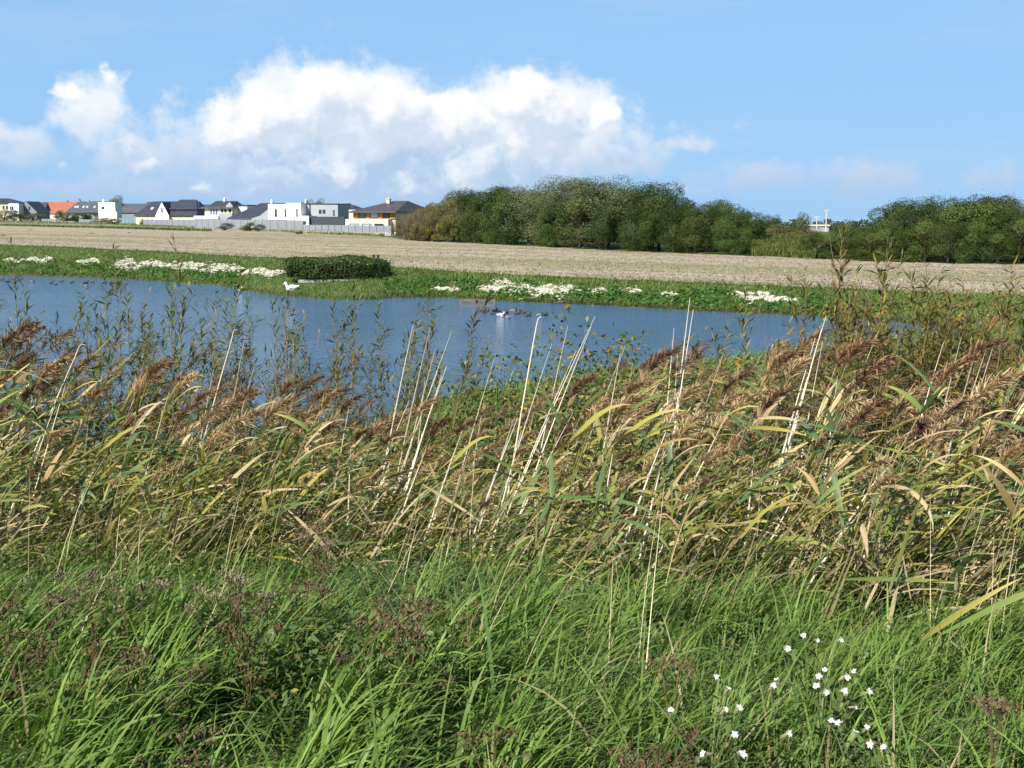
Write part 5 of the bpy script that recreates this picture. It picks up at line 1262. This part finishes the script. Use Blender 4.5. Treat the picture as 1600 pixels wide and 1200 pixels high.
# --- big single reed leaves that stand out -------------------------------------
def big_leaf(px_, py_, Yd, az, L_, W_, lean, bend, kk, label, tw=.2):
    x, y, dz = ray(px_, py_); k = Yd / y
    V, F, s = ribbons([(0, 0, 0)], [az], [L_], [W_], [lean], [bend], 9, 'blade', 1.2, [tw], fold=.22)
    P = Parts(); P.add(V, F, leaf_cols(kk, s))
    hh = HC + dz * k - H1(x * k, Yd)
    P.tube([(-.35 * hh, .03, -hh - .03), (-.12 * hh, .01, -hh * .4), (0, 0, 0)], [.005, .0045, .003], 5, (.30, .27, .12))
    o = mk_obj('bent_reed', P.mesh('bent_reed', M['reed_leaf'], smooth=True), None, (x * k, Yd, HC + dz * k)); tag(o, label, 'reed leaf', 'broad reed leaves that stand out')
for a in [(1372, 762, 5.8, -.8, .36, .030, 1.2, 2.0, 3, 'hanging tan dry reed leaf right of centre', .8), (1345, 815, 5.8, -1.2, .16, .026, 2.6, .4, 3, 'short pale dry leaf hanging straight down', 1.2), (1300, 730, 6.2, -1.4, .38, .032, 2.5, .4, 1, 'broad blue-green reed leaf hanging down at right', 1.2),
          (1045, 690, 6.9, -1.5, .36, .032, 2.7, .25, 1, 'upright broad green reed leaf right of centre', 1.3), (660, 757, 7.4, .0, .40, .030, 2.1, .12, 3, 'straight pale straw leaf slanting down at centre', .9), (720, 745, 7.3, .1, .42, .026, 1.2, 1.4, 2, 'arched yellowish leaf at centre', .6), (735, 700, 7.2, .1, .50, .034, 2.0, .2, 0, 'long green reed leaf slanting down at centre', .9),
          (1165, 668, 6.9, -.3, .30, .034, 1.5, .35, 2, 'bright yellow reed leaf pointing right', .9), (1170, 655, 6.9, -.2, .26, .030, 1.4, .4, 3, 'pale cream reed leaf pointing right', .9), (1380, 700, 6.2, .0, .36, .030, 1.75, .25, 2, 'yellow-green leaf slanting right below brown plumes', .9), (1470, 990, 4.9, .1, .55, .035, 1.1, .2, 0, 'broad green leaf low at the right edge', .9), (1440, 1000, 4.9, .0, .42, .030, .9, .2, 2, 'yellow-green leaf low at the right edge', .9),
          (1320, 905, 5.5, .0, .55, .028, 1.55, .15, 0, 'long green leaf lying right above the grass', .9), (262, 855, 7.6, -.1, .22, .022, 2.3, .2, 3, 'pale dry leaf slanting down at left', .9), (510, 850, 7.4, .0, .30, .028, 1.5, .1, 1, 'dark green leaf lying right at left of centre', .9), (1525, 770, 5.9, .1, .40, .022, 1.5, .6, 3, 'thin tan leaf arching right at the right side', .8), (930, 640, 7.6, -1.2, .34, .030, 2.7, .2, 2, 'yellow-green leaf hanging down above the centre', 1.2)]:
    big_leaf(*a)

# --- slender leafy shoots behind the reeds ----------------------------------------
SHV = []
for i in range(12):
    rg = np.random.default_rng(900 + i); Hh = 2.2; n_ = 9
    th = .06 + .16 * rg.random() + np.cumsum(rg.normal(0, .05, n_)); pa = rg.normal(0, .5)
    pts = np.concatenate([[(0, 0, 0)], np.cumsum(np.stack([np.sin(th) * np.cos(pa), np.sin(th) * np.sin(pa), np.cos(th)], -1)[:-1] * Hh / (n_ - 1), 0)])
    P = Parts(); P.tube(pts - (0, 0, .05), np.linspace(.0065, .0018, n_), 5, (.16, .12, .06) if i % 2 else (.19, .16, .07))
    tw_ = [pts]
    for k in range(10):
        f = rg.uniform(.25, .85) * (n_ - 1); j = int(f); b = pts[j] + (pts[j + 1] - pts[j]) * (f - j); a = rg.uniform(-3.1, 3.1); L_ = rg.uniform(.2, .5)
        q = np.stack([b + np.array((math.cos(a) * .45 * L_ * u, math.sin(a) * .45 * L_ * u, L_ * u * .9)) for u in (0, .5, 1)]); P.tube(q - (0, 0, .05), [.003, .002, .001], 4, (.18, .14, .06)); tw_.append(q)
    nl = 175; root = []
    for k in range(nl):
        c_ = tw_[0] if rg.random() < .5 else tw_[int(rg.integers(0, len(tw_)))]
        f = (rg.uniform(.25, 1) if len(c_) > 3 else rg.uniform(.1, 1)) * (len(c_) - 1) * .999; j = int(f); root.append(c_[j] + (c_[j + 1] - c_[j]) * (f - j))
    root = np.array(root) - (0, 0, .05)
    az = rg.uniform(-3.1, 3.1, nl); az[: nl // 3] = rg.normal(0, .6, nl // 3)
    V, F, s = ribbons(root, az, rg.uniform(.06, .14, nl), rg.uniform(.011, .020, nl), rg.uniform(.3, 1.2, nl), rg.uniform(0, .9, nl), 2, 'leaf', 1, rg.normal(0, .5, nl))
    cl = lerp((.085, .105, .030), (.175, .18, .05), rg.random((nl, 1)))
    yq = rg.random(nl) < (.16 if i < 7 else .34); cl[yq] = lerp((.26, .20, .04), (.34, .19, .035), rg.random((yq.sum(), 1)))
    SHV.append((P.mesh('stem', M['stalk'], smooth=True), mk_mesh('foliage', V, F, M['shoot_leaf'], np.repeat(cl, 6, 0))))
def shoot(px_, py_, Yd, var, label, grp_):
    x, y, dz = ray(px_, py_); k = Yd / y; tx, tz = x * k, HC + dz * k
    zg_ = H1(tx, Yd); sc = (tz - zg_) / 2.12
    if sc < .2: return
    ms, mf = SHV[var]; tip = np.array([v.co[:] for v in ms.vertices]).reshape(-1, 3)
    r_ = empty('leafy_shoot', (tx - .3 * sc, Yd, zg_), rng.normal(0, .35)); w_ = .6 + .4 * sc; r_.scale = (w_, w_, sc)
    mk_obj('stem', ms, r_); tag(mk_obj('foliage', mf, r_), kind='stuff'); tag(r_, label + (', very tall' if py_ < 420 else ', tall' if py_ < 480 else ', medium' if py_ < 540 else ', short') + ', ' + region(px_), 'shoot', grp_)
LT = 'slender green-leaved shoot before the water'; RT = 'slender yellow-green shoot behind the reeds'
tops_l = [(15, 520), (60, 425), (78, 382), (108, 440), (155, 455), (175, 480), (213, 402), (238, 388), (248, 440), (280, 438), (296, 365), (322, 430), (346, 395), (372, 440), (400, 475), (432, 468), (450, 470), (475, 455), (505, 478), (537, 463), (578, 470), (606, 440), (640, 480), (662, 468), (690, 445), (722, 440), (775, 515), (35, 490), (130, 500), (195, 470), (265, 480), (335, 470)]
for a, b in tops_l: shoot(a + rng.normal(0, 4), b, rng.uniform(10.8, 13.5), int(rng.integers(0, 7)), LT, 'leafy shoots before the water at left')
for k in range(80): a = rng.uniform(-20, 740); shoot(a, rng.uniform(490, 610), rng.uniform(10.8, 14), int(rng.integers(0, 7)), LT, 'leafy shoots before the water at left')
tops_r = [(1092, 524), (1147, 508), (1190, 428), (1238, 505), (1278, 418), (1340, 408), (1372, 362), (1420, 380), (1440, 400), (1466, 412), (1492, 428), (1530, 452), (1562, 470), (1590, 415), (1603, 440), (1400, 430), (1450, 450), (1510, 470), (1575, 460), (1620, 430)]
for a, b in tops_r: shoot(a + rng.normal(0, 3), b, rng.uniform(9.0, 11.5), int(rng.integers(7, 12)), RT, 'leafy shoots behind the reeds at right')
for k in range(70): a = rng.uniform(1330, 1640); shoot(a, rng.uniform(430, 580) , rng.uniform(9.2, 12.5), int(rng.integers(7, 12)), RT, 'leafy shoots behind the reeds at right')
for k in range(12): a = rng.uniform(1150, 1330); shoot(a, rng.uniform(520, 610), rng.uniform(9.5, 12), int(rng.integers(7, 12)), RT, 'leafy shoots behind the reeds at right')
# bramble-like bushes between the reeds and the water
for (a, Yd, hgt, wid, lb) in [(850, 12.5, 1.3, 1.4, 'low leafy bush with yellow tints in front of the water, left of centre'), (905, 12.2, 1.6, 1.4, 'leafy bush rising before the water at centre'), (960, 12.6, 1.6, 1.4, 'leafy bush before the water right of centre'), (1010, 12.0, 1.45, 1.3, 'low leafy bush behind the brown plumes right of centre'), (790, 12.8, 1.1, 1.3, 'low bush by the green shore patch at centre'),
                              (1440, 11.5, 1.7, 1.7, 'orange-tinted bush behind the reeds at right'), (1530, 11.0, 1.7, 1.7, 'orange-tinted bush near the right edge'), (1600, 10.5, 1.75, 1.6, 'orange-tinted bush at the right edge'), (1360, 12.0, 1.4, 1.6, 'olive bush behind the white stalks at right')]:
    x = T(a, 580) * Yd; r_ = empty('bush', (x, Yd, H1(x, Yd) - .03), rng.uniform(-.4, .4)); tag(r_, lb, 'bush', 'bushes behind the reeds')
    nt = 60; b = np.zeros((nt, 3)); b[:, :2] = rng.normal(0, wid * .1, (nt, 2))
    V, F, s = ribbons(b, rng.uniform(0, 6.3, nt), hgt * rng.uniform(.7, 1.2, nt), .007, rng.uniform(.05, .7, nt), rng.uniform(0, .5, nt), 5, 'x')
    mk_obj('stems', mk_mesh('stems', V, F, M['stalk'], np.array((.16, .11, .06))), r_)
    nl = 2600; c_ = V.reshape(nt, 6, 2, 3).mean(2)[:, 1:]; pos = c_.reshape(-1, 3)[rng.integers(0, nt * 5, nl)] + rng.normal(0, .07, (nl, 3))
    V, F = cards(pos, rng.normal(0, .8, (nl, 3)) + (-.2, -.3, .6), rng.uniform(.03, .065, nl), .55)
    cl = lerp((.045, .075, .018), (.12, .15, .04), rng.random((nl, 1))); yq = rng.random(nl) < (.2 if a < 1300 else .45); cl[yq] = lerp((.22, .17, .035), (.34, .19, .03), rng.random((yq.sum(), 1)))
    tag(mk_obj('foliage', mk_mesh('foliage', V, F, M['shoot_leaf'], np.repeat(cl, 4, 0)), r_), kind='stuff')

# --- withered brown flower heads ------------------------------------------------------
def wither(px_, py_, Yd, spread, tall, ncl, tone, label, leafy_=0):
    """plant whose highest heads show at the given picture position"""
    x, y, dz = ray(px_, py_)
    want = .44 if py_ < 960 else .34
    for Yd in np.arange(3.0, 9.0, .05):
        if HC + dz * Yd / y - H1(x * Yd / y, Yd) < want: break
    Yd = float(Yd); k = Yd / y; tx, tz = x * k, HC + dz * k; zg_ = H1(tx, Yd); hh = max(.15, tz - zg_)
    r_ = empty('withered_plant', (tx, Yd, zg_ - .02), rng.uniform(-.4, .4)); tag(r_, label, 'dead plant', 'withered plants in the grass')
    P = Parts(); Q = Parts(); stem = lerp((.09, .05, .03), (.15, .095, .05), rng.random())
    for i in range(int(ncl * .75 + .5)):
        e = np.array((rng.normal(0, spread), rng.normal(0, spread * .7), hh * rng.uniform(1 - tall, 1.0)))
        fk = np.array((e[0] * .3, e[1] * .3, e[2] * .55))
        P.tube([(0, 0, -.03), fk, fk * .4 + e * .6 + (0, 0, .01), e], [.004, .0032, .002, .0014], 4, stem)
        nb = int(rng.integers(16, 30))
        for j in range(nb):
            d = np.array((rng.normal(0, .022), rng.normal(0, .022), abs(rng.normal(0, .008))))
            c = lerp(tone[0], tone[1], rng.random())
            Q.blob(e + d, np.array((1, 1, rng.uniform(.8, 1.6))) * rng.uniform(.0022, .0052), c, 0, .3)
            if j % 3 == 0: P.tube([e - (0, 0, .03), e + d], [.001, .0007], 3, stem)
    mk_obj('stem', P.mesh('stem', M['stalk']), r_); tag(mk_obj('seed_heads', Q.mesh('seed_heads', M['seed']), r_), kind='stuff')
    if leafy_:
        nl = leafy_; pos = np.stack([rng.normal(0, spread, nl), rng.normal(0, spread, nl), rng.uniform(.05, .85, nl) * hh], -1)
        V, F = cards(pos, rng.normal(0, .7, (nl, 3)) + (-.2, -.3, .6), rng.uniform(.015, .04, nl), .5)
        cl = lerp((.05, .09, .02), (.12, .16, .04), rng.random((nl, 1))); bq = rng.random(nl) < .3; cl[bq] = lerp((.10, .075, .03), (.17, .14, .045), rng.random((bq.sum(), 1)))
        tag(mk_obj('foliage', mk_mesh('foliage', V, F, M['herb'], np.repeat(cl, 4, 0)), r_), kind='stuff')
BR, GY, RD = ((.075, .052, .027), (.165, .115, .06)), ((.11, .085, .055), (.24, .19, .125)), ((.055, .037, .019), (.115, .078, .042))
for a in [(1558, 1085, 4.15, .022, .05, 7, BR, 'brown flat-topped withered flower head at the bottom right corner', 0), (1050, 1008, 4.9, .05, .25, 4, BR, 'small brown withered head standing in grass right of centre', 0), (1015, 1130, 4.0, .07, .45, 9, RD, 'dark red-brown withered heads at the bottom right of centre', 60), (1035, 1165, 3.9, .07, .4, 7, RD, 'dark withered heads at the bottom edge beside the white flowers', 60),
          (655, 890, 5.9, .11, .5, 12, RD, 'dark brown withered heads above a leafy clump at centre', 380), (630, 940, 5.5, .12, .5, 11, BR, 'brown withered heads low in the leafy clump at centre', 420), (480, 785, 6.8, .09, .35, 12, GY, 'tall grey-brown withered plant left of centre', 260), (505, 800, 6.7, .08, .4, 8, GY, 'grey-brown withered plant beside the tall one left of centre', 160), (470, 880, 6.2, .10, .5, 10, RD, 'dark withered stems below the grey heads left of centre', 320),
          (360, 885, 6.2, .09, .4, 10, GY, 'grey fluffy withered heads at left', 260), (385, 930, 5.7, .10, .5, 9, BR, 'brown withered heads in the weeds at left', 260), (200, 880, 6.4, .11, .4, 10, GY, 'grey withered heads behind the grass at far left', 260), (145, 870, 6.5, .09, .4, 8, GY, 'grey withered heads near a reed plume at far left', 160), (40, 890, 6.2, .12, .5, 10, BR, 'brown withered heads near the left edge', 240), (25, 975, 5.2, .13, .5, 14, RD, 'dark red withered clump at the left edge', 180),
          (120, 1000, 5.0, .12, .5, 14, RD, 'dark red withered clump under arching grass at left', 180), (215, 1015, 4.9, .10, .5, 10, RD, 'dark red withered heads behind arching grass at left', 120), (285, 1130, 4.1, .06, .5, 7, BR, 'brown heads in grass at the bottom left', 0), (340, 1160, 3.95, .06, .5, 7, BR, 'brown heads in grass at the bottom edge left', 0), (775, 1130, 4.0, .05, .5, 5, RD, 'dark heads in grass at the bottom centre', 60), (545, 930, 5.6, .1, .5, 7, BR, 'brown heads in weeds between centre and left', 320)]:
    wither(*a)

# --- broad dock leaf rosette at the lower left ------------------------------------------
x, y, z = G(105, 1140, 2.32); r_ = empty('dock_plant', (x, y, H1(x, y))); tag(r_, 'broad-leaved dock plant at the lower left', 'plant')
for (az, L_, W_, ln, bd) in [(.5, .30, .085, .6, .6), (1.0, .26, .075, .4, .7), (-.2, .28, .07, .8, .5), (2.4, .24, .07, .6, .6), (-1.6, .2, .06, .7, .6)]:
    V, F, s = ribbons([(0, 0, .02)], [az], [L_], [W_], [ln], [bd], 8, 'leaf', 1.2, [.3], fold=.2)
    mk_obj('leaf', mk_mesh('leaf', V, F, M['herb'], lerp((.07, .14, .025), (.13, .20, .04), np.asarray(s)[:, None]), smooth=True), r_)

# --- white campion -------------------------------------------------------------------------
def flower_mesh(seed):
    rg = np.random.default_rng(seed); P = Parts()
    for k in range(5):
        a = k * 2 * math.pi / 5 + rg.normal(0, .1)
        for sgn in (-.2, .2):
            V, F, s = ribbons([(0, 0, .012)], [a + sgn], [.0135 * rg.uniform(.85, 1.1)], [.0062], [1.0 + rg.normal(0, .15)], [.45], 3, 'leaf'); P.add(V, F, (.86, .85, .84))
    P.tube([(0, 0, -.02), (0, 0, -.012), (0, 0, 0), (0, 0, .012)], [.002, .0052, .0055, .003], 7, (.34, .30, .17))
    return P.mesh('flower', M['petal'])
FM = [flower_mesh(s_) for s_ in range(4)]
fl = [(1123, 1058), (1135, 1080), (1152, 1110), (1130, 1112), (1048, 1115), (1152, 1148), (1105, 1178), (1157, 1177), (1256, 994), (1275, 1000), (1310, 1001), (1215, 1066), (1205, 1075), (1281, 1057), (1290, 1049), (1318, 1058), (1326, 1062), (1338, 1052), (1278, 1075), (1288, 1083), (1316, 1080), (1353, 1083), (1332, 1105), (1300, 1130), (1227, 1149), (1352, 1140), (1334, 1150), (1364, 1162), (1384, 1172), (1312, 1136), (1228, 1012)]
clump = [((1110, 1150), 'white campion with blooms on the left of the flower patch'), ((1215, 1120), 'white campion in the middle of the flower patch'), ((1285, 1110), 'white campion with most blooms on the right of the flower patch'), ((1350, 1175), 'low white campion at the bottom right of the flower patch'), ((1275, 1035), 'tall white campion at the back of the flower patch')]
roots = []
for (c_, lb) in clump:
    _, y_, d_ = ray(c_[0], c_[1] - 45); Yd = 1.32 / (-d_ / y_); x = T(c_[0], c_[1]) * Yd; z = H1(x, Yd)
    r_ = empty('white_campion', (x, Yd, z - .02)); tag(r_, lb, 'wildflower', 'white campion plants'); roots.append((r_, x, Yd, z - .02, c_))
for i, (a, b) in enumerate(fl):
    j = int(np.argmin([math.hypot((a - q[4][0]), (b - q[4][1]) * 1.2 + 30) for q in roots])); r_, rx, ry, rz_, c_ = roots[j]
    qx, qy, dz = ray(a, b); Yd = rng.uniform(1.28, 1.34) / (-dz / qy); k = Yd / qy; pos = np.array((qx * k - rx, Yd - ry, max(.12, HC + dz * k - rz_)))
    f = mk_obj('flower', FM[i % 4], r_, pos); f.rotation_euler = (rng.uniform(.2, 1.5), rng.uniform(-.9, .9), rng.uniform(-1.0, 1.0)); sc = rng.uniform(.6, 1.0); f.scale = (sc,) * 3
    P = Parts(); P.tube([(0, 0, 0), pos * (.35, .35, .5), pos * (.8, .8, .85), pos - (0, 0, .012)], [.0026, .0022, .0017, .0014], 5, (.13, .15, .06))
    mk_obj('stem', P.mesh('stem', M['stalk']), r_)
    for q in range(4):
        V, F, s = ribbons([pos * rng.uniform(.2, .85)], [rng.uniform(-3, 3)], [rng.uniform(.04, .075)], [.018], [.7], [.6], 4, 'leaf'); mk_obj('leaf', mk_mesh('leaf', V, F, M['herb'], lerp((.08, .14, .03), (.14, .19, .05), rng.random())), r_)
